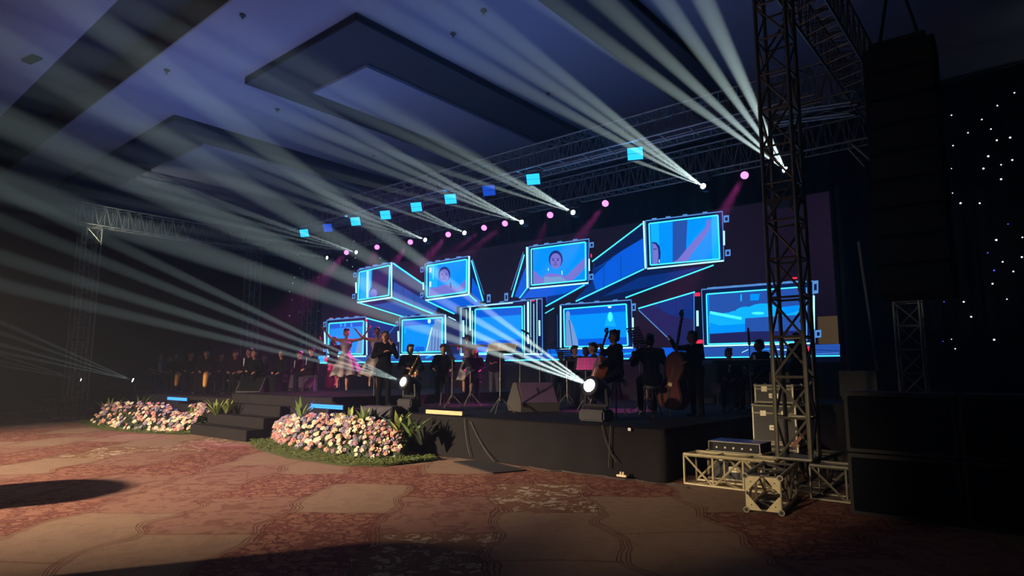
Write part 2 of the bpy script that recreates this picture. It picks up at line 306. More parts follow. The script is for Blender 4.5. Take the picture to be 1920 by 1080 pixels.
def container(outer, inner, sides, hinges, inside, bottom=None, edges=(), label=None):
    s = SP(); s.k = 2
    for pts, mi in sides: s.poly(pts, mi)
    s.poly(outer, 5); s.poly(inner, 1)
    c = s.done('container_image', wall)
    p = SP(); p.k = s.k+1; inside(p)
    if p.mb.v: p.done('picture', c)
    q = SP(); q.k = s.k+p.k+2
    TL, TR, BR, BL = outer
    q.line(TL, TR, 2, 8); q.line(BL, BR, 3, 6); q.line(TL, BL, 1.5, 8); q.line(TR, BR, 1.5, 8)
    q.loop(inner, 2.6, 2)
    for a, b, w, mi in edges: q.line(a, b, w, mi)
    # small fittings along the top edge
    for u in (.12, .3, .52, .78):
        a = (TL[0]+(TR[0]-TL[0])*u, TL[1]+(TR[1]-TL[1])*u); q.line((a[0]-4, a[1]-1), (a[0]+5, a[1]-1.9), 2.2, 8)
    for hx, hy, w, h in hinges:
        q.poly([(hx, hy), (hx+w, hy-1), (hx+w, hy+h-1), (hx, hy+h)], 8); q.poly([(hx+w*.28, hy+h*.25), (hx+w*.75, hy+h*.22), (hx+w*.75, hy+h*.72), (hx+w*.28, hy+h*.75)], 5)
    q.done('neon_trim', c)
    return c
def face(s, x, y, r, tilt=0, hat=True):
    s.oval((x, y-r*.25), r*1.06, r*1.35, 10, tilt); s.oval((x, y), r*.84, r*1.18, 9, tilt)
    for k in (-1, 1): s.oval((x+k*r*.36, y-r*.12), r*.2, r*.09, 10); s.line((x+k*r*.18, y-r*.34), (x+k*r*.58, y-r*.38), r*.08, 10)
    s.oval((x, y+r*.2), r*.1, r*.16, 16); s.oval((x, y+r*.55), r*.34, r*.16, 16); s.oval((x, y+r*.53), r*.22, r*.06, 11)
def neon(x, y0_, y1_, w=3, mi=6): return ((x, y0_), (x+.4, y1_), w, mi)
# upper row
def in1(s):
    s.poly([(677, 511), (688, 508.5), (688, 560), (675, 562)], 12); s.poly([(699, 506), (733.5, 498), (731.8, 554), (697, 558.5)], 13)
    s.line((690.5, 508), (690, 559.5), 4, 6); s.line((695, 507), (694, 545), 1.4, 2); s.oval((703, 546), 8, 11, 10); s.oval((702, 550), 6.5, 8, 9)
container([(673.5, 507.2), (738.5, 492.3), (737.2, 558), (672.2, 567.5)], [(677, 510.6), (733.8, 497.8), (731.8, 554), (674.9, 562.8)],
          [([(738.5, 492.3), (796, 533), (830, 556), (815.7, 589.5), (737.2, 558)], 15), ([(738.5, 500), (800, 540), (803, 566), (738, 528)], 13), ([(737.2, 558), (815.7, 589.5), (758.8, 594), (672.2, 567.5)], 13), ([(700, 572), (740, 565), (795, 588), (757, 592)], 15)],
          [(667, 512, 6, 9), (665, 552, 6, 9)], in1, edges=[((740, 494), (798, 534), 3, 2), ((738, 558), (816, 589), 3, 2), ((676, 568), (759, 594), 2.4, 2), neon(671, 530, 550, 3), neon(737.5, 493, 558, 2.6), ((760, 512), (761, 568), .7, 5), ((780, 525), (780, 577), .7, 5)])
def in2(s):
    s.poly([(805, 499), (822, 496), (820, 555.5), (804.5, 558)], 12); s.line((808.5, 502), (808.2, 511), 3.4, 6); s.line((808, 528), (807.5, 538), 3.4, 6); s.line((813.5, 501), (813.3, 524), 1.8, 2)
    s.poly([(806, 557.8), (808, 540), (824, 538), (832, 534), (846, 534), (858, 541), (872, 526), (878, 521), (878, 536), (858, 550.5)], 9)
    face(s, 834.5, 517, 10.5); s.line((847, 530), (847.4, 540), 2.4, 10)
container([(800.1, 495.7), (882.7, 480.8), (882, 552.6), (800.8, 563.4)], [(804.2, 499.1), (878.7, 486.9), (878, 547.9), (804.2, 558)],
          [([(884, 481.5), (889, 487), (911, 565), (899, 567), (884, 552.6)], 5), ([(886, 520), (900, 545), (908, 564), (898, 566), (884, 551)], 4), ([(803.5, 564), (882, 553), (899, 567), (902, 572), (856.3, 575), (856.3, 589.5)], 4)],
          [(793, 502, 6, 10), (793, 550, 6, 9)], in2, edges=[((883.5, 481), (883, 552.5), 3.4, 6), ((888, 489), (910, 565), 2.6, 2), ((890, 487), (912, 553), 1, 8), ((884, 553), (898, 566), 2.6, 2), ((805, 565), (856.5, 589), 2.6, 2), neon(798, 530, 544, 2.6)])
def in3(s):
    s.poly([(1000.5, 534), (1001, 507), (1008, 512), (1016, 522), (1026, 514), (1034, 512), (1052, 515), (1062, 518), (1080, 500), (1101, 480), (1101.5, 498), (1086, 515), (1072, 528.5)], 9)
    s.poly([(1020, 532), (1022, 518), (1035, 520), (1052, 518), (1066, 528.5)], 11); face(s, 1043, 489.5, 12.4); s.line((1055.5, 508), (1055.7, 515), 1.6, 6); s.line((1030, 503), (1030.4, 508), 1.4, 6)
container([(994.9, 463.7), (1107.5, 448.7), (1106.3, 531.1), (996.1, 541.4)], [(999.7, 467.9), (1100.9, 454.7), (1101.5, 525.7), (1000.3, 535.3)],
          [([(990, 466), (993, 541), (977, 561), (961, 562), (962, 552), (976, 511)], 5), ([(986, 500), (992, 520), (992, 541), (978, 559), (965, 556)], 4), ([(994, 542.5), (1106, 532), (1027, 575), (1024, 557), (978, 560)], 4), ([(1026, 556), (1058, 551), (1100, 535), (1027, 574)], 3)],
          [(1110, 456, 8, 10), (1109.5, 515, 8, 11)], in3, edges=[((992, 464), (993, 541), 3.8, 6), ((987, 478), (963.5, 558), 2.6, 2), ((985.5, 473), (962, 545), 1, 8), ((992, 541), (978, 560), 2, 2), ((1100, 535), (1027, 575), 2.4, 2), neon(1108.6, 486, 509, 2.6), neon(1112.5, 477, 484, 2.6, 7)])
def in4(s):
    s.poly([(1221, 420), (1236, 418), (1238, 496), (1223, 498)], 12); s.poly([(1262, 415), (1290, 411), (1286, 491), (1262, 494)], 15); s.poly([(1335, 407), (1348, 405), (1351, 486), (1336, 488)], 12)
    s.poly([(1258, 494), (1272, 487), (1290, 465), (1312, 440), (1325, 426), (1326, 412), (1333, 412), (1332, 428), (1320, 448), (1300, 474), (1290, 490.5)], 9)
    s.poly([(1223.5, 454), (1232, 455), (1238, 462), (1240, 475), (1238, 496), (1224, 497.5)], 10); s.poly([(1224.5, 456), (1231, 459), (1235, 467), (1236, 480), (1234, 496.5), (1224.8, 497.5)], 9); s.line((1226, 468), (1233, 467), 1.4, 10); s.line((1237.3, 487), (1237.5, 493), 1.4, 6)
container([(1212.9, 414.9), (1356.7, 397.4), (1359.7, 489.5), (1215.9, 504.5)], [(1220, 420.3), (1348.2, 404.7), (1351.9, 486.5), (1222.5, 497.9)],
          [([(1208, 416), (1212, 505), (1083, 566), (1080, 560), (1108, 531), (1113.3, 491.7)], 3), ([(1208, 440), (1211, 500), (1118, 545), (1110, 520), (1150, 482)], 4), ([(1208, 416), (1209, 445), (1150, 480), (1116, 505), (1114, 491)], 5), ([(1214, 506), (1341.5, 498), (1174.7, 559.4), (1130, 563), (1083, 566)], 5), ([(1200, 520), (1320, 500), (1230, 535), (1130, 556)], 3)],
          [(1360.5, 406, 10, 13), (1363.5, 470, 10, 12)], in4, edges=[((1210, 415.5), (1213.6, 504.5), 3.4, 6), ((1208, 420), (1113.5, 491.5), 2.6, 2), ((1211, 505), (1083, 565.5), 2.6, 2), ((1341, 498), (1176, 559), 2.6, 2), neon(1360.4, 434, 461, 3.4), ((1207, 458), (1118, 505), .8, 4), ((1168, 482), (1168, 525), .8, 5), ((1136, 500), (1136, 541), .8, 5)])
# lower row
def in5(s):
    s.poly([(620, 607), (684, 602), (684, 611), (620, 617)], 4); s.poly([(666, 664.5), (672, 640), (683, 622), (682.6, 664.2)], 11)
    for x in (640, 648, 660): s.line((x, 606), (x, 613), 3, 12)
container([(615, 600.5), (688, 594), (689, 668), (615, 668)], [(619.7, 606.8), (684.2, 602), (682.6, 664.2), (618, 662)],
          [([(690, 596), (746, 611), (748, 664), (690, 668)], 13), ([(690, 600), (746, 612), (740, 622), (700, 640)], 3)],
          [(610, 604, 5, 10), (610, 650, 5, 10)], in5, edges=[((691, 597), (746, 611.5), 2.6, 2), ((743, 612), (716, 646), .9, 8), neon(690.5, 596, 666, 2), neon(612, 620, 645, 3), neon(690.6, 620, 640, 3), ((621, 597.5), (626.5, 597), 2.6, 7), ((690.4, 599), (690.6, 604), 3, 7), ((722, 665), (750, 665), 2, 6)])
def in6(s):
    s.poly([(758, 601), (832, 596), (832, 606), (758, 612)], 4); s.oval((805.5, 602), 3, 4.5, 6); s.oval((760, 620), 2, 6, 12)
    s.oval((822, 604), 7, 6, 11); s.poly([(799.5, 659), (806, 625), (813, 610), (818, 604), (831, 603), (831.3, 656)], 11); s.line((800.5, 659), (811, 614), 1.6, 6)
    for x in (812, 818, 824): s.line((x, 620), (x-2, 658), 1.2, 15)
    s.poly([(780, 650), (797, 650), (797, 659.5), (779, 660)], 4)
container([(751.9, 595.7), (835.3, 589.4), (836, 665), (752, 665)], [(757.4, 600.5), (832.2, 595.7), (831.4, 659.5), (756.6, 661)],
          [([(837, 590), (858, 600), (863, 606), (863, 664), (837, 666)], 13)],
          [(745.5, 603, 5, 10), (744, 650, 5, 9)], in6, edges=[neon(838.2, 590, 664, 2.4), ((844, 594), (858, 601), 1.6, 6), neon(750, 621, 641, 3)])
def in7(s):
    s.poly([(893.3, 580.3), (980.8, 574.7), (981, 590), (893, 596)], 4); s.poly([(893, 640), (982, 636), (982, 662), (893, 662)], 4)
c7 = container([(864, 577), (1018, 560), (1019, 664), (864, 664)], [(893.3, 580.3), (980.8, 574.7), (982, 662), (893, 662)],
          [([(962, 560), (1024, 556), (1026, 575), (1026, 664), (1018, 664)], 17)],
          [(917, 553, 7, 15), (950, 550.5, 7, 15)], in7, edges=[((910, 573), (964, 568), 2, 6), neon(867, 577, 663, 1), neon(871, 601, 632, 3.6), neon(877, 580, 660, 1), neon(884, 577, 620, 3.4), neon(888.5, 583, 660, 1.4), ((880, 576), (895, 574), 1.4, 6), neon(986, 572, 662, 1.4), neon(993, 566, 645, 3.6), neon(998, 564, 662, 1), neon(1004, 570, 660, 1.2), neon(1014.5, 601, 630, 3.4), neon(1010, 561, 662, 1), ((999, 565), (1006, 564), 2.4, 7), neon(862, 649, 656, 2, 7)])
def in8(s):
    s.poly([(1060, 580), (1176, 570.5), (1176, 584), (1060, 592)], 4); s.oval((1065.5, 590), 4, 7, 11); s.poly([(1062, 597), (1068, 596), (1075, 610), (1084, 640), (1085, 649), (1061.5, 650)], 11); s.line((1068, 600), (1074, 648), 1.6, 15)
    s.poly([(1141, 587), (1149, 587), (1156, 612), (1134, 612)], 12); s.oval((1145, 594), 4.5, 9, 2); s.oval((1144, 575.5), 3.6, 2.4, 6); s.poly([(1085, 636), (1178, 632), (1179, 647), (1086, 649)], 4)
container([(1052, 572), (1185.7, 562.6), (1189, 652), (1052, 654)], [(1059.8, 579.9), (1176.3, 570.4), (1179.4, 647.5), (1061.4, 650.7)],
          [([(1040, 585), (1052, 572), (1052, 656), (1040, 656)], 17)], [(1187.5, 570, 8, 14)], in8,
          edges=[neon(1054, 574, 652, 2.6), neon(1189, 596, 619, 3.4), neon(1048, 590, 652, 1, 4), ((1200, 578), (1202, 579), 2, 6), ((1025, 588), (1042, 578), 1.8, 2)])
def in9(s):
    s.poly([(1330, 553), (1503, 539), (1503, 572), (1330, 590)], 15); s.oval((1400, 587), 22, 12, 12); s.oval((1432, 582), 30, 13, 12); s.oval((1380, 592), 16, 9, 12); s.poly([(1330, 590), (1400, 583), (1470, 592), (1505, 580), (1505, 600), (1330, 612)], 12)
    s.oval((1422, 587.5), 12, 2.6, 2); s.poly([(1398, 597), (1504, 590), (1505, 622), (1398, 622)], 15); s.poly([(1332, 626), (1398, 622), (1505, 620), (1505.5, 640.5), (1332, 645)], 13); s.poly([(1332, 605), (1386, 622), (1334, 624)], 1)
    s.line((1332, 586), (1389, 597), 5.4, 2); s.oval((1389.5, 597), 2.8, 2.8, 2); s.line((1391, 552), (1391, 565), 3, 12); s.poly([(1408, 552), (1426, 551), (1424, 563), (1408, 564)], 1)
container([(1317.8, 543.4), (1526.3, 527.6), (1530, 643.7), (1322, 649)], [(1327.5, 552.2), (1503, 539), (1506, 641), (1330, 645.5)],
          [([(1303, 549), (1198, 580), (1262, 642), (1275, 650), (1303, 650)], 13), ([(1303, 549), (1225, 572), (1255, 590), (1303, 600)], 3), ([(1303.5, 548), (1318, 543), (1322, 649), (1306, 650)], 17)],
          [(1526.5, 528, 11, 24), (1532, 620, 11, 14)], in9, edges=[((1200, 579), (1306, 548), 2.6, 2), ((1201, 582), (1262, 640), 1.8, 8), neon(1304.4, 550, 648, 1.4, 8), neon(1310.8, 583, 612, 4.2), ((1306, 553), (1316, 552.6), 7, 7), ((1309, 641), (1321, 640.6), 7, 7), ((1484, 523), (1501, 522), 3.4, 7), neon(1528.5, 555, 618, 3.6), neon(1515, 540, 640, 2.4, 8), ((1518, 650), (1522, 665), 5.5, 7), ((1330, 541), (1500, 528), 1.6, 8), ((1240, 568), (1240, 620), .8, 5), ((1272, 560), (1272, 640), .8, 5)])
# floor strip along the bottom of the picture
s = SP(); s.k = 1
s.poly([(1533, 594), (1570, 592), (1573, 645), (1535, 645)], 14); s.poly([(598, 670), (615, 668), (1575, 645), (1575, 678), (598, 683)], 15); s.poly([(1026, 655), (1320, 651), (1320, 668), (1026, 670)], 4)
s.poly([(1575, 668.5), (1575, 678), (598, 683), (598, 681)], 17); s.line((598, 680.5), (1575, 667), 2.4, 2)
for k in range(26):
    x = 700+k*33; s.line((x, 672-k*.6+random.uniform(-4, 2)), (x+random.uniform(8, 34), 671-k*.6+random.uniform(-4, 2)), random.choice([1.2, 2, 3.4]), random.choice([12, 6, 5, 15]))
s.line((1532, 656), (1575, 658), 1.2, 3); s.line((1532, 664), (1575, 662), 1.2, 8); s.poly([(600, 668), (614, 667), (614, 679), (600, 680)], 12); s.poly([(612, 669), (617, 669), (617, 678), (612, 678)], 7)
s.done('floor_strip_image', wall)
sk = MB()
xx = [x0-.4+(x1-x0+.8)*i/200 for i in range(201)]
sk.add([V(x, YS+.02+.03*math.sin(i*1.1), z0-.03) for i, x in enumerate(xx)]+[V(x, YS-.02+.04*math.sin(i*1.1), .02) for i, x in enumerate(xx)], [(i, i+1, i+202, i+201) for i in range(200)])
tag(sk.build('stage_skirt', M['drape'], None, True), 'black cloth skirt hanging below the giant video wall', 'curtain')
# side masking and lintel around the wall
tag(MB().bbox((x1+.22, YS+.1, (z0+z1)/2-.4), (.1, .5, z1-z0+1.0), .02).build('masking_panel', M['wall']), 'narrow dark masking panel at the right end of the video wall', 'panel')

# ------------------------------------------------------------------ stage decks
def deck(name, x0, x1, y0, y1, z, label, hem=.02):
    t = thing(name, label, 'stage', ((x0+x1)/2, y0, 0)); cx = (x0+x1)/2
    MB().bbox((0, (y1-y0)/2, z-.05), (x1-x0, y1-y0, .1), .008).build('stage_top', M['carpet_black'], t)
    pts = []; per = [(x0, y1), (x0, y0), (x1, y0), (x1, y1)]
    for (ax, ay), (bx, by) in zip(per, per[1:]):
        k = max(2, int(math.hypot(bx-ax, by-ay)/.12))
        for i in range(k): pts.append((ax+(bx-ax)*i/k, ay+(by-ay)*i/k, (ay-by, bx-ax)))
    vs = []
    for lv, zz in ((0, z-.02), (1, z*.55), (2, .01)):
        for i, (x, y, nn) in enumerate(pts):
            l = math.hypot(*nn); a = .012+lv*(.012*math.sin(i*.9)+.012*math.sin(i*.31+lv))
            vs.append(V(x-cx-nn[0]/l*-a, y-y0-nn[1]/l*a, zz))
    k = len(pts)
    MB().add(vs, [(r*k+i, r*k+i+1, (r+1)*k+i+1, (r+1)*k+i) for r in (0, 1) for i in range(k-1)]).build('skirt', M['drape'], t, True)
    return t
ZD, ZM, ZL = .78, 1.03, .88
deck('orchestra_deck', -12.55, -4.4, 8.8, 17.2, ZD, 'black skirted stage deck on the right carrying the orchestra')
deck('center_stage', -17.3, -12.6, 8.7, 17.2, ZM, 'raised black centre stage where the dancers perform above the steps')
deck('choir_deck', -28.4, -17.35, 8.8, 17.2, ZL, 'black skirted stage deck on the left carrying the seated choir')
st = thing('stage_steps', 'black carpeted steps leading up to the centre stage between the flower banks', 'steps', (-15.75, 7.86, 0))
for k in range(3): MB().bbox((0, .42-.14*(2-k)+.14*0+(.14*k)*0, ZM/4*(k+.5)), (2.9-.04*k, .84-.28*k, ZM/4), .012).build('step', M['drape'], st).location = (0, .14*k, 0)
tag(MB().bbox((0, 0, 0), (1.0, .05, .075), .006).build('timber_edge', M['wood_l']), 'pale bare timber batten along the front edge of the orchestra deck', 'batten').location = at(833, 773.5, 8.74)
mt = tag(MB().bbox((0, 0, .012), (1.5, .62, .02), .008).build('rubber_mat', M['mat']), 'dark rubber mat lying on the carpet against the deck skirt', 'mat'); mt.location = atz(915, 875, 0); mt.rotation_euler = (0, 0, -.35)
cb = MB(); pts = [atz(817+(1290-817)*i/24, 855.5+(913-855.5)*i/24+1.5*math.sin(i*1.9), .012) for i in range(25)]; cb.path(pts, .012); tag(cb.build('floor_cable', M['cab']), 'pale grey cable lying along the foot of the orchestra deck skirt', 'cable')
for k, (a, b, c, lab) in enumerate([((871, 785), (873, 830), (882, 856), 'black cable hanging straight down the deck skirt below the timber batten'), ((882, 790), (902, 838), (926, 865), 'black cable slanting down the deck skirt right of the straight one'), ((1129, 797), (1136, 840), (1156, 866), 'black cable curling down the skirt from the large moving light'), ((1145, 797), (1143, 830), (1141, 876), 'second black cable looping down the skirt below the large moving light')]):
    A, B, C_ = at(*a, 8.74), at(*b, 8.72), at(*c, 8.72); q = [A*(1-u)**2+B*2*u*(1-u)+C_*u*u for u in [i/10 for i in range(11)]]
    tag(MB().path(q, .009).build('hanging_cable', M['cab']), lab, 'cable')
ps = thing('power_strip', 'ivory power strip with two plugs at the foot of the deck skirt', 'power strip', at(1166, 892, 8.66)); MB().bbox((0, 0, 0), (.17, .05, .03), .006).build('strip_body', M['ivory'], ps)
for k in (-.02, .025): MB().lathe([(.016, .01), (.017, .045), (.008, .06)], 8, loc=(k, 0, 0)).build('plug', M['ivory'], ps)
tag(MB().bbox((0, 0, 0), (.05, .006, .045), .002).build('paper_tag', M['white']), 'tiny white paper tag stuck on the deck skirt near its right corner', 'tag').location = at(1180, 805, 8.74)

# ------------------------------------------------------------------ trusses
def zig(mb, A, B, C, D, n, r, posts=True, style='v'):   # lattice between chord A->B and chord C->D
    for i in range(n):
        u0, u1 = i/n, (i+1)/n; a0, a1, c0, c1 = A.lerp(B, u0), A.lerp(B, u1), C.lerp(D, u0), C.lerp(D, u1)
        if style == 'v':
            am = (a0+a1)/2; mb.tube(c0, am, r, n=5, cap=False); mb.tube(am, c1, r, n=5, cap=False)
        else:
            if i % 2: mb.tube(a0, c1, r, n=6, cap=False)
            else: mb.tube(c0, a1, r, n=6, cap=False)
        if posts: mb.tube(a1, c1, r, n=5, cap=False)
    mb.tube(A, C, r, n=6, cap=False)
def truss(name, label, p0, p1, w, h, n, r=.025, rl=.012, style='v', mt='steel', up=(0, 0, 1), group=None, posts=True, u=None):
    p0, p1 = Vector(p0), Vector(p1); d = (p1-p0).normalized()
    uu = Vector(u) if u is not None else d.cross(Vector(up)).normalized(); vv = uu.cross(d).normalized()
    t = thing(name, label, 'truss', p0, 0, group); p1 = p1-p0; z = V(0, 0, 0)
    off = [uu*(a*w/2)+vv*(b*h/2) for a, b in ((-1, -1), (1, -1), (1, 1), (-1, 1))]
    for o in off: MB().tube(z+o, p1+o, r, n=8).build('chord', M[mt], t)
    for k in range(4):
        a, b = off[k], off[(k+1) % 4]; mb = MB(); zig(mb, z+a, p1+a, z+b, p1+b, n, rl, posts, style); mb.build('lattice', M[mt], t)
    return t
ZT = (7.8+7.05)/2
# near right tower, its far mates and the left ones
def tower(x, y, z0, z1, label, w=.42, n=None, r=.026, rl=.014, style='z'):
    return truss('truss_tower', label, (x, y, z0), (x, y, z1), w, w, n or int((z1-z0)/.54), r, rl, style, 'steel', u=(1, 0, 0))
tower(-2.68, 9.3, .46, 9.2, 'tall aluminium truss tower in the right foreground standing on its box base', r=.03, rl=.018)
tower(-2.32, 17.0, 0, 7.0, 'aluminium truss tower at the back right, partly behind the hanging loudspeakers', .5, 13)
tower(-27.6, 8.0, .56, 7.0, 'aluminium truss tower at the far left holding the lit side truss', .5, 12)
tower(-28.9, 8.2, 0, 7.0, 'dim truss tower just left of the far left corner tower', .5, 12)
tower(-27.0, 14.2, .88, 7.0, 'dim truss tower in the haze left of the screen', .5, 12)
tower(-27.4, 17.4, .0, 6.8, 'faint truss tower right beside the left end of the screen', .5, 12)
truss('roof_truss', 'long horizontal truss spanning over the front of the stage with blue panels', (-27.2, 13.5, ZT), (-2.4, 13.5, ZT), .55, .75, 60, .026, .011)
truss('roof_truss', 'long horizontal truss over the screen carrying the white and pink lights', (-27.2, 16.45, ZT), (-2.4, 16.45, ZT), .5, .75, 60, .026, .011)
truss('side_truss', 'horizontal side truss at the left running back from the far left tower', (-27.3, 7.4, ZT+.05), (-27.3, 17.2, ZT), .5, .75, 24, .026, .011)
truss('side_truss', 'horizontal side truss overhead at the right running back toward the hanging loudspeakers', (-2.35, 8.0, ZT+.1), (-2.35, 17.2, ZT+.1), .55, .75, 22, .026, .012)
truss('diagonal_brace', 'pair of slanting braces under the roof truss near the hanging loudspeakers', (-4.0, 13.6, 7.0), (-2.4, 13.0, 6.6), .2, .2, 1, .022, .01)
for lab, a, b in (('slim corner brace from the back truss down to the back right tower', at(1588, 262, 16.5), at(1652, 318, 16.75)),):
    tag(MB().tube(a, b, .03).tube(a-V(0, 0, .2), (Vector(a)+Vector(b))/2-V(0, 0, .3), .02).build('corner_brace', M['steel']), lab, 'brace')
lamp('SPOT', 'added_truss_fill', (-26.5, 7.2, 6.2), (-27.3, 9.0, 7.5), 420, (.95, 1, .85), .04, 60, .9)  # spot added to brighten the left side truss, no fixture there
# purlins carrying lamps between the two roof trusses (rungs on the underside)
lr = thing('lamp_rail', 'long ladder rail of two pipes under the front roof truss carrying the blue panels', 'rail', (-14.8, 12.95, 6.97))
for k in (-.22, .22): MB().tube((-12.2, k, 0), (11.8, k, 0), .024).build('pipe', M['steel'], lr)
for k in range(34): MB().tube((-11.8+k*.7, -.22, 0), (-11.8+k*.7, .32, 0), .018).build('rung', M['steel'], lr)
# box base under the near tower: three floor trusses and end plates
RB = math.radians(8)
truss('base_truss', 'floor truss arm of the near tower base reaching left along the deck', (-4.2, 9.2, .21), (-2.9, 9.2, .21), .42, .42, 3, .027, .016, 'z', 'plate', group=None)
truss('base_truss', 'floor truss arm of the near tower base reaching right behind the black loudspeaker stack', (-2.46, 9.2, .21), (-1.2, 9.2, .21), .42, .42, 3, .027, .016, 'z', 'steel')
truss('base_truss', 'floor truss arm of the near tower base reaching back', (-2.68, 9.45, .21), (-2.68, 10.8, .21), .42, .42, 3, .027, .016, 'z', 'steel')
bt = thing('base_block', 'short box truss block with four triangular corner plates facing the camera', 'truss', (-2.62, 7.66, .225), math.radians(9))
off = [V(a*.19, 0, b*.19) for a, b in ((-1, -1), (1, -1), (1, 1), (-1, 1))]
for o in off:
    MB().tube(o, o+V(0, 1.25, 0), .028, n=10).build('chord', M['plate'], bt); MB().tube(o+V(0, -.01, 0), o+V(0, .004, 0), .036, n=12).tube(o+V(0, -.014, 0), o+V(0, -.009, 0), .022, n=12, mi=1).build('end_ring', [M['steel'], M['black']], bt)
for k in range(4):
    a, b = off[k], off[(k+1) % 4]; mb = MB(); zig(mb, a+V(0, .02, 0), a+V(0, 1.25, 0), b+V(0, .02, 0), b+V(0, 1.25, 0), 2, .015, True, 'z'); mb.build('lattice', M['steel'], bt)
for a, b in ((-1, -1), (1, -1), (1, 1), (-1, 1)):
    MB().prism([(0, 0), (.17, 0), (.02, .17), (0, .17)] if a*b > 0 else [(0, 0), (0, .17), (.02, .17), (.17, 0)], (a*.19, -.002, b*.19), (-a, 0, 0), (0, 0, -b), .01).build('corner_plate', M['plate'], bt)
    MB().tube((a*.13, -.012, b*.13), (a*.13, .004, b*.13), .008).build('bolt', M['black'], bt)
truss('base_truss', 'low floor truss lying under the far left towers', (-30.0, 7.7, .28), (-27.3, 7.7, .28), .5, .5, 4, .03, .018, 'z', 'steel')
tag(MB().bbox((0, 0, 0), (.45, .45, .05), .01).build('tower_sleeve_plate', M['rust']), 'brown steel sleeve plate bolted inside the near tower above head height', 'plate').location = (-2.68, 9.3, 3.78+.25)
tag(MB().bbox((-2.7, 9.3, .475), (.5, .5, .02), .004).build('tower_foot_plate', M['steel']), 'flat steel foot plate under the near tower legs', 'plate')
ch = MB()
for k in range(110):
    z = .6+k*.075; ch.lathe([(.02, -.03), (.03, -.02), (.03, .02), (.02, .03)], 6, loc=(-2.56, 9.38, z), sx=1 if k % 2 else .35, sy=.35 if k % 2 else 1)
tag(ch.build('hoist_chain', M['black'], None), 'black hoist chain hanging inside the near truss tower', 'chain')

# ------------------------------------------------------------------ hanging loudspeakers, subwoofers, cases on the right
la = thing('line_array', 'tall black hanging line array of loudspeakers at the upper right', 'loudspeaker', (-1.05, 8.6, 0), math.radians(2))
MB().bbox((0, 0, 5.53), (.58, .5, .07), .01).tube((-.2, 0, 5.65), (0, 0, 6.7), .02).tube((.2, 0, 5.65), (0, 0, 6.7), .02).tube((0, 0, 6.6), (0, 0, 10), .02).build('flying_frame', M['black'], la)
for k in range(9):
    z = 5.33-k*.335; mtx = Matrix.Rotation(math.radians(-k*1.1), 3, 'X'); bx = MB().bbox((0, -.01*k, z), (.74, .5, .325), .015, mtx=mtx).build('cabinet', M['cab_b'], la)
    MB().bbox((0, -.262-.01*k, z), (.68, .02, .29), .008, mtx=mtx).build('grille', M['black'], bx)
subs = [(-1.32, 8.75, 0), (-.22, 8.75, 0), (-1.32, 8.75, .7), (-.22, 8.75, .7)]
labs = ['black subwoofer at the bottom left of the right-hand stack', 'black subwoofer at the bottom right of the right-hand stack', 'black subwoofer on top at the left of the right-hand stack', 'black subwoofer on top at the right of the right-hand stack']
s0 = thing('subwoofer', labs[0], 'loudspeaker', subs[0], 0, 'subwoofers stacked at the right')
MB().bbox((0, 0, .345), (1.08, .85, .68), .012).build('cabinet', M['cab_b'], s0); MB().bbox((0, -.43, .345), (1.0, .02, .6), .01).build('grille', M['gr_d'], s0)
MB().bbox((-.535, 0, .4), (.02, .2, .1), .008).build('handle', M['black'], s0)
for k in range(1, 4): dup(s0, subs[k], 0, labs[k])
wv_ = thing('subwoofer', 'single black subwoofer box at the far right edge of the picture', 'loudspeaker', (.95, 8.6, 0), 0); MB().bbox((0, 0, .34), (1.0, .85, .68), .012).build('cabinet', M['cab_b'], wv_); MB().bbox((0, -.43, .34), (.92, .02, .6), .01).build('grille', M['gr_d'], wv_)
def flight_case(loc, d, rz, label, knobs=True):
    t = thing('flight_case', label, 'case', loc, rz); w, dd, h = d
    MB().bbox((0, 0, h/2), (w, dd, h), .01).build('case_body', M['case'], t)
    e = MB(); r = .018
    for a in (-1, 1):
        for b in (-1, 1):
            e.tube((a*w/2, b*dd/2, 0), (a*w/2, b*dd/2, h), r); 
            for z in (0.01, h-.005): e.ball((a*w/2, b*dd/2, z), .032, 8)
    for z in (.01, h*.78, h-.01):
        for b in (-1, 1): e.tube((-w/2, b*dd/2, z), (w/2, b*dd/2, z), r)
        for a in (-1, 1): e.tube((a*w/2, -dd/2, z), (a*w/2, dd/2, z), r)
    e.build('edging', M['alu'], t)
    for a in (-.25, .25): MB().bbox((a*w, -dd/2-.012, h*.78), (.1, .012, .09), .004).build('latch', M['alu'], t)
    MB().bbox((0, -dd/2-.012, h*.4), (.16, .014, .08), .004).tube((-.05, -dd/2-.03, h*.4), (.05, -dd/2-.03, h*.4), .009).build('handle', M['alu'], t)
    return t
flight_case((-3.62, 11.6, 0), (.72, .6, .42), 0, 'road case with aluminium edging, lowest in the stack left of the near tower')
flight_case((-3.62, 11.6, .44), (.7, .6, .62), 0, 'black road case in the middle of the stack left of the near tower')
flight_case((-3.62, 11.6, 1.1), (.62, .5, .3), 0, 'small silver-edged flight case on top of the road case stack')
tag(MB().bbox((-3.55, 11.6, 1.53), (.34, .3, .18), .01).build('equipment_box', M['cab_b']), 'small dark box resting on the top flight case', 'box')
am = thing('amplifier_rack', 'low rack amplifier with violet lit top behind the floor truss', 'amplifier', (-3.72, 9.95, .42), 0)
MB().bbox((0, 0, .07), (.78, .5, .14), .006).build('chassis', M['cab_b'], am); MB().bbox((0, 0, .146), (.8, .52, .012), .004).build('lid', M['blueamp'], am); MB().tube((-.39, -.26, .0), (-.39, -.26, .14), .008).tube((.39, -.26, .0), (.39, -.26, .14), .008).tube((-.39, -.26, .14), (.39, -.26, .14), .008).build('edging', M['alu'], am)
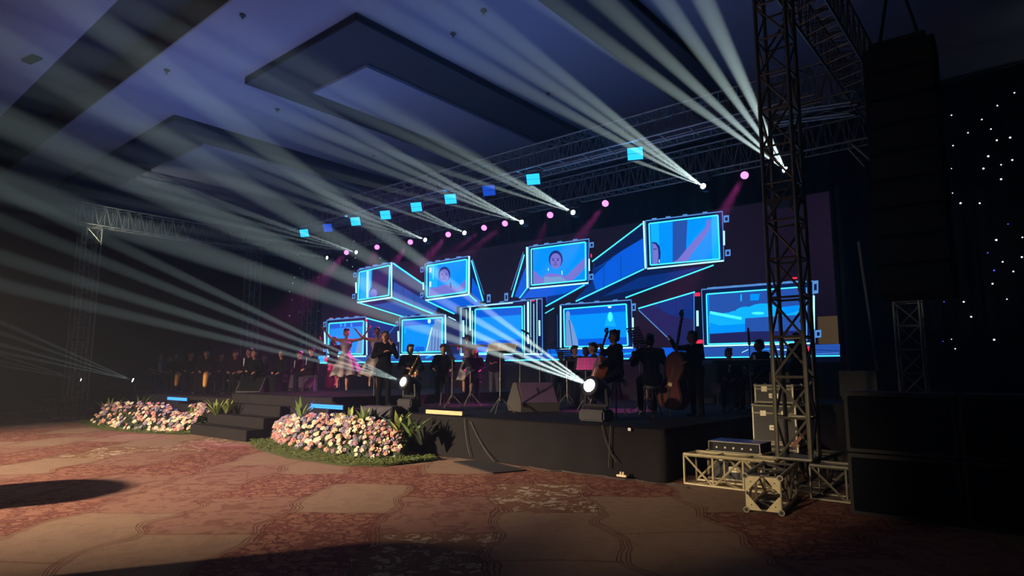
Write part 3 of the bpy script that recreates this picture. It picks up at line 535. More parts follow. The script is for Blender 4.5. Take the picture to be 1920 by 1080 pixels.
for k in range(5): MB().tube((-.26+k*.13, -.25, .06), (-.26+k*.13, -.27, .06), .016).build('knob', M['alu'], am)
flight_case((-3.72, 9.95, 0), (.8, .55, .42), 0, 'dark equipment case standing on the floor under the rack amplifier')
tag(MB().box((0, 0, 0), (.05, .03, .34), mtx=Matrix.Rotation(.7, 3, 'Y')).build('timber_offcut', M['wood']), 'brown timber offcut leaning inside the near tower base', 'timber').location = at(1500, 822, 10.3)
tag(MB().bbox((0, 0, 0), (.7, .6, .62), .01).build('drum_case', M['cab_d']), 'grey boxy case standing behind the subwoofers at the back right', 'case').location = (-3.0, 15.0, 1.35)
tag(MB().tube((-2.75, 16, .0), (-3.05, 16, 4.6), .03).build('side_pole', M['cab']), 'thin grey pole standing right of the video wall', 'pole')
tag(MB().bbox((-3.32, 15.2, .5), (2.06, 2.6, 1.0), .02).build('equipment_riser', M['drape']), 'black riser behind the near tower carrying a grey case', 'riser')

# ------------------------------------------------------------------ moving beam lights and their real beams
def aim(p, px, py, slope, az, el=None):      # direction that leaves p, runs up-left at this slope in the photo, azimuth az from the audience axis
    nrm = ray(px, py).cross(ray(px-600, py-600*slope))
    if el is not None: az = min([math.radians(a) for a in range(-35, 46)], key=lambda a: abs((nrm.x*math.sin(a)+nrm.y*math.cos(a))/nrm.z-el)+.03*abs(a-az))
    sa, ca = math.sin(az), math.cos(az)
    return V(-sa, -ca, (nrm.x*sa+nrm.y*ca)/nrm.z).normalized()
heads_top = [((1475, 321), [.70, .93, 1.4, 2.1], 'rightmost, seen through the near tower'), ((1322, 351), [.78, .66, .54, .37], 'second from the right, left of the near tower'), ((1078, 400), [.63, .54, .46, .32], 'above the container with the smiling dancer'),
 ((982, 418), [.55, .46, .38, .25], 'just left of the one above the smiling dancer'), ((874, 438), [.52, .43, .34], 'above the upper left containers'), ((801, 451), [.47, .39, .30, .22], 'above the second upper container from the left'),
 ((672, 474), [.36, .29, .22, .14], 'above the leftmost upper container'), ((618, 484), [.19, .13], 'leftmost and smallest')]
def moving_head(label, loc, d, s=1.0, hang=True, group=None):
    t = thing('moving_head_light', label, 'stage light', loc, 0, group); d = Vector(d).normalized(); q = d.to_track_quat('Z', 'Y').to_matrix(); up = 1 if hang else -1
    MB().lathe([(.10*s, -.18*s), (.125*s, -.1*s), (.13*s, .06*s), (.12*s, .12*s), (.115*s, .13*s)], 16, mtx=q).build('head', M['black'], t, True)
    MB().lathe([(.075*s, .131*s), (.07*s, .14*s), (.04*s, .146*s)], 16, mtx=q).build('lens', M['lens'], t, True)
    sx = q@V(1, 0, 0); sx.z = 0; sx = sx.normalized() if sx.length > .01 else V(1, 0, 0)
    y = MB()
    for k in (-1, 1): y.tube(sx*.14*s*k, sx*.16*s*k+V(0, 0, .2*s*up), .022*s)
    y.tube(sx*-.16*s+V(0, 0, .2*s*up), sx*.16*s+V(0, 0, .2*s*up), .03*s); y.build('yoke', M['cab_b'], t)
    MB().bbox((0, 0, .30*s*up), (.34*s, .24*s, .13*s), .02*s).build('base', M['black'], t)
    if hang: MB().tube((0, 0, .3*s), (0, 0, .52*s), .02).build('clamp', M['steel'], t)
    return t
WB = (.80, 1, .94)
for (p, sl, w) in heads_top:
    P = at(*p, 16.35); ds = [aim(P, p[0], p[1], m, math.radians(6), .008+.016*math.sin(i*2.1+p[0])) for i, m in enumerate(sl)]
    mean = sum(ds, V(0, 0, 0)).normalized()
    moving_head('hanging white moving head light, '+w, P, mean, 1.0, True)
    for d in ds: lamp('SPOT', 'white_beam', P+mean*.15, P+mean*.15+d, 190000 if p[0] > 900 else (110000 if p[0] > 650 else 60000), WB, .015, 2.1, .6)
for (p, Y, sl, az, e, s, dz, lab) in [((1117, 729), 9.55, [.74, .58, .45, .34], 32, 850000, 1.5, .0, 'large moving head light standing at the deck front, brightest beams'),
                             ((768, 720), 8.95, [.48, .40, .31, .24], 20, 400000, 1.3, 0, 'moving head light standing right of the dancers behind the flower bank'),
                             ((256, 715), 9.2, [.44, .36, .27, .21], 30, 160000, .95, 0, 'moving head light standing left of the seated choir'),
                             ((158, 713), 9.6, [.30, .23, .17], 30, 80000, .9, 0, 'small moving head light near the far left tower')]:
    P = at(*p, Y); ds = [aim(P, p[0], p[1], m, math.radians(az+3*math.sin(i*2.3))) for i, m in enumerate(sl)]; mean = sum(ds, V(0, 0, 0)).normalized()
    face_d = (mean+(V(0, 0, EYE)-P).normalized()*(.75 if p[0] > 1000 else .3)).normalized()
    moving_head(lab, P, face_d, s, False)
    zb = P.z-.365*s
    gz = ZD if P.x > -12.5 else (ZL if P.x < -17.3 else ZM)
    if P.x < -27.3: gz = 0
    if zb-gz > .05: tag(MB().bbox((P.x, P.y, (zb+gz)/2), (.3, .3, zb-gz), .015).build('light_plinth', M['cab_b']), 'black plinth box '+lab.split(' light ')[1].replace('standing', 'under the light', 1), 'box')
    for d in ds: lamp('SPOT', 'white_beam', P+face_d*.15*s, P+face_d*.15*s+d, e, WB, .015, 3.4 if p[0] > 1000 else 2.4, .6)
# pink wash lights
pinks = [((1397, 327), (1262, 560), 1, 1), ((1136, 380), (1000, 560), 1, 1), ((1032, 402), (960, 560), .2, 0), ((948, 418), (812, 530), .8, 1), ((909, 426), (756, 545), .8, 1), ((841, 439), (770, 520), .5, 1), ((770, 453), (690, 560), 1, 1), ((707, 463), (690, 520), .1, 0), ((650, 473), (590, 540), .5, 1)]
where = ['rightmost of all beside the near tower', 'above the gap between the two right upper containers', 'dimmer, above the smiling dancer', 'brighter one of a close pair above the centre', 'left one of a close pair above the centre', 'right of the second upper container', 'above the leftmost upper container, strong haze cone', 'dim oval, left of centre', 'leftmost, small and dim']
for (p, q, e, on), w in zip(pinks, where):
    P = at(*p, 16.7); T = at(q[0], q[1], 14.2); d = (T-P).normalized(); cam_d = (V(0, 0, EYE)-P).normalized(); hd = (d*.55+cam_d).normalized(); qm = hd.to_track_quat('Z', 'Y').to_matrix()
    t = thing('par_light', 'pink wash light under the back truss, '+w, 'stage light', P)
    MB().lathe([(.07, -.16), (.10, -.1), (.115, .05), (.115, .09)], 18, mtx=qm).build('body', M['black'], t, True)
    ln = MB().lathe([(.105, .091), (.10, .1), (.01, .108)], 18, mtx=qm); ln.build('lens', M['pinkl'], t)
    if on:
        dots = MB()
        for k in range(12): a = k*2.4; r = .026*math.sqrt(k); dots.lathe([(.016, .112), (.012, .118)], 6, mtx=qm, loc=qm@V(r*math.cos(a), r*math.sin(a), 0))
        dots.build('led_cluster', M['pinkc'], t)
    MB().tube((0, 0, .12), (0, 0, .42), .015).build('bracket', M['steel'], t)
    lamp('SPOT', 'pink_wash', P+d*.2, P+d*.2+d, 8000*e, (1, .09, .62), .08, 15, .6)
# blue strobe panels
panels = [((1191, 288), 1, 34, 24), ((1000, 336), 1, 26, 19), ((917, 357), 0, 19, 13), ((845, 373), 1, 23, 16), ((781, 388), 1, 22, 16), ((723, 403), 1, 19, 14), ((667, 415), 1, 19, 14), ((615, 427), 0, 14, 12), ((571, 437), 1, 16, 12)]
where = ['largest, rightmost one near the near tower', 'second from the right above the smiling dancer', 'dim one, third from the right', 'fourth from the right', 'fifth from the right, middle of the row', 'fourth from the left', 'third from the left', 'dim one, second from the left', 'leftmost one at the truss end']
for (p, on, w_, h_), w in zip(panels, where):
    P = at(*p, 13.05); t = thing('strobe_panel', 'square blue panel light under the roof truss, '+w, 'stage light', P, math.radians(22)); mtx = Matrix.Rotation(math.radians(24), 3, 'X')
    MB().bbox(mtx@V(0, .05, 0), (.40, .12, .34), .012, mtx=mtx).build('housing', M['black'], t)
    mm = MB().box(mtx@V(0, -.016, .073), (.36, .012, .138), mtx=mtx).box(mtx@V(0, -.016, -.073), (.36, .012, .138), mtx=mtx)
    mm.build('light_panel', M['strobe'] if on else M['strobed'], t)
    MB().tube((-.2, .05, .0), (-.2, .05, .26), .012).tube((.2, .05, 0), (.2, .05, .26), .012).tube((-.2, .05, .26), (.2, .05, .26), .012).build('bracket', M['steel'], t)
    if on: lamp('SPOT', 'blue_wash', P+V(0, -.1, 0), P+V(-2, -4, 1.2), 110, (.05, .35, 1), .15, 120, .9)
for px, py, lab in ((600, 762, 'glowing blue light bar lying in front of the centre stage right of the steps'), (332, 748, 'glowing blue light bar lying on the choir deck edge above the left flower bank')):
    a = at(585 if px == 600 else 315, 761 if px == 600 else 747, 8.3); b = at(642 if px == 600 else 350, 764 if px == 600 else 749, 8.3); t = thing('light_bar', lab, 'stage light', (a+b)/2)
    L = (b-a).length; MB().bbox((0, .05, 0), (L+.04, .08, .11), .008).build('housing', M['black'], t)
    tb = MB(); 
    for z in (-.022, .022): tb.tube((-L/2, -.005, z), (L/2, -.005, z), .02, n=8)
    tb.build('led_tube', M['bar'], t); MB().bbox((0, .06, -.1), (.1, .1, .1), .01).build('bracket', M['black'], t)
    lamp('AREA', 'blue_bar_glow', (a+b)/2+V(0, -.06, 0), (a+b)/2+V(0, -1, -.35), 9, (.05, .14, 1), L, sy=.05)

# ------------------------------------------------------------------ stage furniture
def wedge(loc, rz, label, s=1.0, front='gr_d', cab='cab_d'):
    t = thing('wedge_monitor', label, 'loudspeaker', loc, rz); pr = [(-.28, 0), (.20, 0), (.28, .09), (.02, .42), (-.10, .42), (-.30, .12)]
    pr = [(a*s, b*s) for a, b in pr]
    MB().prism(pr, (0, 0, 0), (0, 1, 0), (0, 0, 1), .62*s).build('cabinet', M[cab], t)
    a, b = V(0, pr[5][0], pr[5][1]), V(0, pr[4][0], pr[4][1])
    d = (b-a).normalized(); nn = V(0, -d.z, d.y); c = (a+b)/2+nn*.008
    mtx = Matrix((V(1, 0, 0), d, nn)).transposed(); MB().bbox(c, (.56*s, (b-a).length*.96, .014), .004, mtx=mtx).build('grille', M[front], t)
    MB().bbox(c+nn*.01+d*.05, (.03*s, .1*s, .01), .004, mtx=mtx).build('handle', M['black'], t)
    return t
M['grille_p'] = mat('grille_cloth', (84, 62, 90), .7, .1, .2, 80)
wedge(atz(985, 771, ZD)+V(0, .25, 0), math.radians(62), 'grey-sided wedge monitor speaker on the deck in the centre of the picture', 1.45, 'grille_p', 'cab')
wedge(atz(561, 733, ZM)+V(0, .1, 0), math.radians(-130), 'small wedge monitor glowing magenta left of the dancers', 1.15, 'grille_p')
wedge((-18.3, 9.9, ZL), math.radians(30), 'dark wedge monitor at the edge of the choir deck by the steps', 1.3)
wedge((-24.9, 9.35, ZL), math.radians(50), 'dark wedge monitor at the left end of the choir, beside the moving light', 1.0)
ff = thing('front_fill_speaker', 'black front fill loudspeaker standing behind the right flower bank', 'loudspeaker', (at(712, 780, 8.42).x, 8.42, 0), math.radians(30))
MB().bbox((0, 0, .68), (.68, .42, .48), .015).build('cabinet', M['cab_d'], ff); MB().bbox((0, -.215, .68), (.62, .015, .42), .006).build('grille', M['grille'], ff); MB().bbox((0, 0, .22), (.5, .38, .44), .01).build('stand_box', M['black'], ff); MB().bbox((.0, -.2, .44), (.4, .02, .03), .004).build('name_strip', M['alu'], ff)

def music_stand(loc, rz, label, h=1.15, group=None, tilt=.45, w=.5):
    if 'white score' in label: tilt = .95
    t = thing('music_stand', label, 'music stand', loc, rz, group)
    MB().tube((0, 0, .25), (0, 0, h), .011, n=8).lathe([(.02, h*.55), (.02, h*.55+.05)], 8).build('pole', M['steel'], t)
    for k in range(3): a = 2.1*k+.4; MB().tube((0, 0, .34), (.3*math.cos(a), .3*math.sin(a), .01), .009).build('leg', M['steel'], t)
    # perforated desk
    mtx = Matrix.Rotation(-tilt, 3, 'X'); d = MB(); nx, nz = 8, 6; H = .34
    for i in range(nx+1): d.box(mtx@V(-w/2+w*i/nx, 0, H/2)+V(0, 0, h), (.028 if 0 < i < nx else .02, .004, H), mtx=mtx)
    for j in range(nz+1): d.box(mtx@V(0, 0, H*j/nz)+V(0, 0, h), (w, .004, .026), mtx=mtx)
    d.build('desk', M['black'], t); MB().box(mtx@V(0, -.03, 0)+V(0, 0, h), (w, .06, .006), mtx=mtx).build('ledge', M['black'], t)
    return t
def sheet(loc, rz, label, h=1.15, tilt=.45, m='paper', group=None, w=.42):
    if 'white score' in label: tilt = .95; w = .62
    mtx = Matrix.Rotation(-tilt, 3, 'X'); mb = MB()
    for s_ in (-1, 1): mb.box(mtx@V(s_*w/4, -.014, .16)+V(0, 0, h), (w/2-.006, .004, .3), mtx=mtx@Matrix.Rotation(s_*.06, 3, 'Z'))
    for s_ in (-1, 1):
        for j in range(7): mb.box(mtx@V(s_*w/4, -.019, .05+j*.036)+V(0, 0, h), (w/2-.04, .002, .005), mtx=mtx, mi=1)
    o = tag(mb.build('sheet_music', [M[m], M['cab']]), label, 'sheet music', group); o.location = loc; o.rotation_euler = (0, 0, rz); return o
msd = [((848, 762), 10.35, 2.6, 'slim music stand with a perforated desk in front of the bent seated player', 1.12), ((938, 768), 9.95, .5, 'tall music stand with an open white score lit by the beam', 1.22),
       ((882, 745), 11.4, 2.5, 'wide perforated music stand right of the bent player, before the woman with long hair', .86), ((975, 745), 11.9, 2.8, 'perforated music stand crossed by the bright beam', 1.15), ((1063, 745), 12.6, 2.9, 'dark perforated music stand behind the pink folder', 1.1),
       ((1098, 765), 11.6, .35, 'music stand holding an open pink folder, tinted as pink light, beside the cellist', .86), ((1200, 765), 11.6, 2.6, 'tilted perforated music stand between the cellist and the next player', 1.42), ((1212, 765), 12.6, 2.7, 'lower perforated music stand behind the tilted one right of the cellist', 1.2)]
for (p, Y, rz, lab, h) in msd:
    d_ = ray(p[0], 699); P = V(d_.x/d_.y*Y, Y, ZD); music_stand(P, rz, lab, h, w=.8 if 'wide' in lab else .5)
    if 'white score' in lab: sheet(P, rz, 'open white score with printed lines on the tall music stand', h+.02)
    if 'pink folder' in lab and 'holding' in lab: sheet(P, rz, 'open folder tinted as pink light on the music stand beside the cellist', h, m='paper_pink_light')
def mic_stand(loc, top, label, tip=None, h=1.5):
    t = thing('microphone_stand', label, 'microphone', loc); top = Vector(top)-Vector(loc)
    MB().tube((0, 0, .02), (0, 0, top.z*.72), .01).build('pole', M['steel'], t)
    for k in range(3): MB().tube((0, 0, .2), (.28*math.cos(2.1*k), .28*math.sin(2.1*k), .01), .009).build('leg', M['black'], t)
    MB().tube((0, 0, top.z*.72), top, .008).build('boom', M['black'], t); MB().cap(top, top+V(-.02, 0, .16) if tip is None else top+Vector(tip), .028, .018).build('microphone', M['black'], t)
    return t
def stand_at(px, Y, z): d_ = ray(px, 699); return V(d_.x/d_.y*Y, Y, z)
mic_stand(stand_at(1012, 12.2, ZD), at(990, 625, 12.0), 'boom microphone reaching up-left over the orchestra before the screen', (-.2, 0, .09))
mic_stand(stand_at(1407, 13.2, ZD), at(1405, 645, 13.2), 'upright microphone stand left of the near tower', (-.01, 0, .32))
mic_stand(stand_at(702, 10.0, ZD), at(688, 690, 10.0), 'slanted microphone stand beside the man in a black jacket', (-.02, 0, .1))
mic_stand(stand_at(1034, 13.5, ZD), at(1030, 645, 13.5), 'small boom microphone near the back row of players', (.22, 0, .06))
mic_stand(stand_at(298, 10.3, ZL), at(296, 637, 10.3), 'thin microphone stand in front of the leftmost choir member', (0, 0, .1))
mic_stand(stand_at(400, 11.5, ZL), at(396, 638, 11.5), 'overhead boom microphone above the choir', (.3, 0, -.06))
kb = thing('keyboard', 'dark stage keyboard on a stand before the man behind the near tower', 'keyboard', stand_at(1400, 13.6, 0)+V(0, 0, 0), math.radians(20))
MB().bbox((0, 0, 1.95-.12), (1.35, .36, .1), .02).build('keyboard_body', M['black'], kb); MB().box((0, -.1, 1.885), (1.2, .14, .012)).build('keys', M['ivory'], kb); MB().tube((-.4, 0, ZD), (.4, 0, 1.78), .02).tube((.4, 0, ZD), (-.4, 0, 1.78), .02).build('stand', M['black'], kb)

# ------------------------------------------------------------------ flowers
def flower_bank(label, outline, n, seed, leaflabel, height, zb=0):
    random.seed(seed); t = thing('flower_bank', label, 'flowers', (0, 0, 0))
    cols = [mat('petal_peach', (186, 132, 112), .6, 0, .2, 30), mat('petal_cream', (208, 192, 160), .6, 0, .1, 30), mat('petal_mauve', (136, 104, 112), .6, 0, .2, 30), mat('petal_dusty_blue', (118, 112, 128), .6, 0, .2, 30), mat('petal_pink', (172, 106, 100), .6, 0, .2, 30), mat('petal_ivory', (196, 166, 134), .6, 0, .1, 30)]
    core = mat('flower_centre', (96, 58, 40), .7)
    protos = []
    for c in cols:
        for kind in (0, 1):
            mb = MB()
            if kind == 0:      # open daisy
                for k in range(9):
                    a = k*2*PI/9; mb.prism([(0, -.008), (.03, -.013), (.044, 0), (.03, .013), (0, .008)], (0, 0, .01), V(math.cos(a), math.sin(a), .35).normalized(), V(-math.sin(a), math.cos(a), 0), .004)
                mb.ball((0, 0, .014), .014, 8, 1, (1, 1, .6))
            else:              # full rose / hydrangea head
                for k in range(14):
                    a = k*2.4; r = .036*math.sqrt(k/14); mb.ball((r*math.cos(a), r*math.sin(a), .03-.5*r), .016, 6, 0, (1, 1, .7))
                mb.ball((0, 0, .005), .03, 8, 1, (1, 1, .7))
            protos.append(mb)
    rest = MB(); placed = 0; spots = []
    for k in range(n):
        u = random.random(); v_ = random.random(); a, b, hh = outline(u)
        p = a.lerp(b, v_); top = hh*min(1, (v_/.42))**.75*(.85+.3*random.random())*(1 if v_ < .8 else 1-(v_-.8)*2); spots.append((p+V(0, 0, max(.05, top)), v_, top))
    spots.sort(key=lambda s_: s_[1])
    meshes = [pm.mesh('bloom', [cols[i//2], core]) for i, pm in enumerate(protos)]
    stems = MB()
    for k, (p, v_, top) in enumerate(spots):
        nrm = (V(random.uniform(-.5, .5), -.9+v_*.8, .6+v_*.6)+(V(0, 0, EYE)-p).normalized()*.4).normalized(); i = random.choice([0, 1, 1, 2, 3, 3, 4, 5, 5, 6, 7, 8, 9, 10, 11, 3, 7]); s_ = random.uniform(.75, 1.25)*(1.0 if p.length < 13 else 1.25)
        q = nrm.to_track_quat('Z', 'Y')
        if k < 100: o = obj('bloom', meshes[i], t); o.location = p; o.rotation_euler = q.to_euler(); o.scale = (s_,)*3
        else:
            pm = protos[i]; b0 = len(rest.v); rest.v += [tuple(q@(Vector(v)*s_)+p) for v in pm.v]; rest.f += [tuple(j+b0 for j in f) for f in pm.f]; rest.m += [(6 if m_ else i//2) for m_ in pm.m]
        stems.tube(p-nrm*.01, p-nrm*.12-V(0, 0, .1), .006, n=4)
    r = rest.build('blooms', cols+[core], t); r['kind'] = 'stuff'
    # dark foliage filling between the blooms
    fo = MB()
    for k in range(int(n*3.2)):
        p, v_, top = random.choice(spots); c = p-V(random.uniform(-.08, .08), random.uniform(-.1, .05), random.uniform(.03, max(.05, top)*.8)); c.z = max(.03, c.z); a = random.uniform(0, 6.28); dd = V(math.cos(a), math.sin(a), random.uniform(-.2, .9)).normalized(); w = dd.cross(V(0, 0, 1)).normalized()
        fo.prism([(0, 0), (.05, -.018), (.11, 0), (.05, .018)], c, dd, w, .003)
    fo.v += []; r2 = fo.build('foliage', M['leaf'], t); r2['kind'] = 'stuff'; r3 = stems.build('stems', M['stem'], t); r3['kind'] = 'stuff'
    # mound of floral foam and wire frame under the blooms
    md = MB(); k = 20; rows = []
    for i in range(k+1):
        a, b, hh = outline(i/k)
        rows.append([a.lerp(b, .12+.8*j/6)+V(0, 0, max(.01, hh*.72*(0, .55, .9, 1, 1, .8, 0)[j])) for j in range(7)])
    md.add([p for row in rows for p in row], [(i*7+j, (i+1)*7+j, (i+1)*7+j+1, i*7+j+1) for i in range(k) for j in range(6)]).build('mound', M['stem'], t, True)
    return t
def spray(loc, label, n, L, m, seed, spread=.5, w=.035, group=None):       # clump of upright leaves
    random.seed(seed); t = thing('leafy_plant', label, 'plant', loc, 0, group)
    for k in range(n):
        a = random.uniform(0, 2*PI); s_ = random.uniform(.15, spread); l = L*random.uniform(.7, 1.1); mb = MB(); d0 = V(math.cos(a)*s_, math.sin(a)*s_, 1).normalized(); side = V(-math.sin(a), math.cos(a), 0); pts = []
        for i in range(7):
            u = i/6; c = d0*(l*u)+V(math.cos(a), math.sin(a), 0)*(.35*l*s_*u*u)-V(0, 0, .18*l*u*u); ww = w*math.sin(PI*(.12+.88*u)**.8)*1.0; pts.append((c-side*ww, c+side*ww))
        mb.add([q for pr_ in pts for q in pr_], [(2*i, 2*i+1, 2*i+3, 2*i+2) for i in range(6)]); mb.build('leaf', m, t, True)
    return t
def leaf_mat(outline, n, seed, label):
    random.seed(seed); mb = MB(); k = 30; ring = [outline(i/k) for i in range(k+1)]
    for i in range(k):
        a0, b0 = ring[i]; a1, b1 = ring[i+1]; mb.add([a0+V(0, 0, .004), a1+V(0, 0, .004), b1+V(0, 0, .02), b0+V(0, 0, .02)], [(0, 1, 2, 3)])
    for j in range(n):
        u, v_ = random.random(), random.random()**.8; a, b = outline(u); c = a.lerp(b, v_)+V(0, 0, random.uniform(.01, .05)); an = random.uniform(0, 6.28); d = V(math.cos(an), math.sin(an), random.uniform(.05, .6)).normalized()
        mb.prism([(0, 0), (.03, -.014), (.07, 0), (.03, .014)], c, d, d.cross(V(0, 0, 1)).normalized(), .002, random.randint(0, 1))
    return tag(mb.build('leaf_carpet', [M['moss'], M['leaf']]), label, 'leaves', None, 'stuff')
def lerp_poly(pts, u):
    x = u*(len(pts)-1); i = min(int(x), len(pts)-2); return Vector(pts[i]).lerp(Vector(pts[i+1]), x-i)
# right bank: front line and back line on the floor
RF = [atz(512, 826, 0), atz(530, 838, 0), atz(600, 852, 0), atz(680, 862, 0), atz(748, 862, 0)]
RBk = [V(p.x, 8.25, 0) for p in (atz(512, 826, 0), atz(555, 838, 0), atz(620, 852, 0), atz(700, 862, 0), atz(765, 855, 0))]
def out_r(u): a = lerp_poly(RF, u); b = lerp_poly(RBk, u); return a, b, (.46+.16*math.sin(u*PI))*(1 if u > .06 else .8)
flower_bank('bank of peach, cream and mauve flowers on the carpet right of the steps', out_r, 800, 3, '', .6)
MRf = [atz(466, 828, 0), atz(478, 842, 0), atz(540, 860, 0), atz(640, 874, 0), atz(720, 875, 0), atz(790, 864, 0), atz(812, 857, 0)]
MRb = [V(p.x+.1, 8.3, 0) for p in MRf]
leaf_mat(lambda u: (lerp_poly(MRf, u), lerp_poly(MRb, u)), 6500, 5, 'low mat of green leaves on the carpet around the right flower bank')
LF = [atz(168, 795, 0), atz(230, 806, 0), atz(300, 811, 0), atz(360, 812, 0), atz(402, 796, 0)]
LB = [V(p.x, 8.3, 0) for p in (atz(172, 795, 0), atz(230, 806, 0), atz(300, 811, 0), atz(360, 812, 0), atz(400, 798, 0))]
LB[0].y = 7.6
def out_l(u): a = lerp_poly(LF, u); b = lerp_poly(LB, u); return a, b, .50+.12*math.sin(u*9)
flower_bank('bank of pink, cream and grey flowers on the carpet left of the steps', out_l, 680, 9, '', .6)
MLf = [atz(140, 792, 0), atz(190, 806, 0), atz(260, 813, 0), atz(330, 815, 0), atz(378, 814, 0)]; MLb = [V(p.x, 8.2, 0) for p in MLf]; MLb[0].y = 7.4
leaf_mat(lambda u: (lerp_poly(MLf, u), lerp_poly(MLb, u)), 3500, 6, 'low mat of green leaves on the carpet along the left flower bank')
for k, (px, py, Y, L, m, lab) in enumerate([(563, 790, 7.9, .62, 'leaf', 'spiky leafy plant lit blue at the left end of the right flower bank'), (588, 806, 8.0, .36, 'leaf', 'broad leafy plant beneath the blue light bar'), (612, 808, 8.0, .34, 'leaf', 'dark leafy plant in the middle of the right flower bank'), (636, 806, 8.0, .42, 'leaf2', 'plant with one tall pale leaf in the right flower bank'), (655, 802, 8.0, .5, 'leaf2', 'pale green leafy plant before the front fill speaker, left one'), (684, 800, 8.0, .55, 'leaf', 'green leafy plant before the front fill speaker, right one'), (745, 812, 8.0, .5, 'leaf2', 'plant with one upright pale leaf at the right end of the flower bank'), (770, 822, 8.1, .55, 'leaf', 'dark drooping plant at the far right end beside the deck skirt'), (790, 838, 8.2, .6, 'stem', 'very dark leafy plant nearest the deck skirt'),
    (205, 780, 7.6, .75, 'leaf2', 'pale green palm like plant at the left end of the left flower bank'), (262, 778, 8.0, .8, 'leaf', 'arching fern behind the left flower bank'), (318, 790, 8.0, .5, 'leaf', 'leafy plant below the left blue light bar'), (358, 790, 8.0, .5, 'leaf', 'small spiky fern right of the left blue light bar'), (405, 782, 8.0, .6, 'leaf2', 'leafy plant at the right end of the left flower bank by the steps'), (425, 778, 8.1, .55, 'leaf2', 'bushy plant touching the left side of the steps')]):
    P = at(px, py, Y); spray(P+V(0, 0, .02), lab, 16, L, M[m], 40+k, .9, .042)

# ------------------------------------------------------------------ people
def voxel(mb, vox, smooth=3):
    me = mb.mesh('tmp', []); o = bpy.data.objects.new('tmp', me); COL.objects.link(o)
    r = o.modifiers.new('r', 'REMESH'); r.mode = 'VOXEL'; r.voxel_size = vox; s_ = o.modifiers.new('s', 'SMOOTH'); s_.iterations = smooth; s_.factor = .5
    dg = bpy.context.evaluated_depsgraph_get(); out = bpy.data.meshes.new_from_object(o.evaluated_get(dg)); bpy.data.objects.remove(o, do_unlink=True); bpy.data.meshes.remove(me)
    out.polygons.foreach_set('use_smooth', [True]*len(out.polygons)); return out
def jt(pose='stand', hs=.48, lean=0, turn=0, tilt=0, arms=None, legs=None, h=1.0):
    """joints, facing -Y"""
    J = {}
    pz = (hs+.12) if pose == 'sit' else .95
    J['pelvis'] = V(0, 0, pz); sp = V(0, -math.sin(lean), math.cos(lean))
    J['chest'] = J['pelvis']+sp*.30; J['neck'] = J['pelvis']+sp*.50; J['head'] = J['neck']+V(0, -.02, .165)+V(math.sin(tilt)*.05, 0, 0)
    for s_, n in ((-1, 'L'), (1, 'R')):
        J['sh'+n] = J['pelvis']+sp*.46+V(s_*.175, .01, 0)
        if pose == 'sit':
            J['hip'+n] = J['pelvis']+V(s_*.09, -.02, -.03); J['kn'+n] = V(s_*.13, -.44, hs+.06); J['an'+n] = V(s_*.13, -.46+(.06 if s_ > 0 else 0), .09)
        else: J['hip'+n] = J['pelvis']+V(s_*.09, 0, -.04); J['kn'+n] = V(s_*.1, -.02, .50); J['an'+n] = V(s_*.11, .02, .09)
        J['to'+n] = J['an'+n]+V(s_*.02, -.16, -.05)
        J['el'+n] = J['sh'+n]+V(s_*.07, .03, -.27); J['wr'+n] = J['el'+n]+V(-s_*.08, -.2, -.06)
    if arms:
        for k, v in arms.items(): J[k] = J['sh'+k[2:]]+Vector(v)
    if legs:
        for k, v in legs.items(): J[k] = Vector(v)
        for n in 'LR':
            if 'an'+n in legs and 'to'+n not in legs: J['to'+n] = J['an'+n]+V(0, -.12, -.06)
    J['turn'] = turn
    return J
def add_hand(mb, w, d, side, s=1):
    d = d.normalized(); up = V(0, 0, 1) if abs(d.z) < .8 else V(0, -1, 0); sd = d.cross(up).normalized(); up2 = sd.cross(d)
    mb.cap(w, w+d*.07, .024, .03)
    for k in range(4):
        b = w+d*.075+sd*(.011+.0)*(k-1.5)*1.7; l = (.07, .08, .075, .06)[k]; m_ = b+d*l*.55-up2*.006; mb.cap(b, m_, .0095, .009); mb.cap(m_, m_+d*l*.42-up2*(.02), .009, .0075)
    tb = w+d*.02+sd*side*.025; mb.cap(tb, tb+(d*.6+sd*side*.7).normalized()*.04, .0115, .010); mb.cap(tb+(d*.6+sd*side*.7).normalized()*.04, tb+(d*.75+sd*side*.6).normalized()*.075, .010, .008)
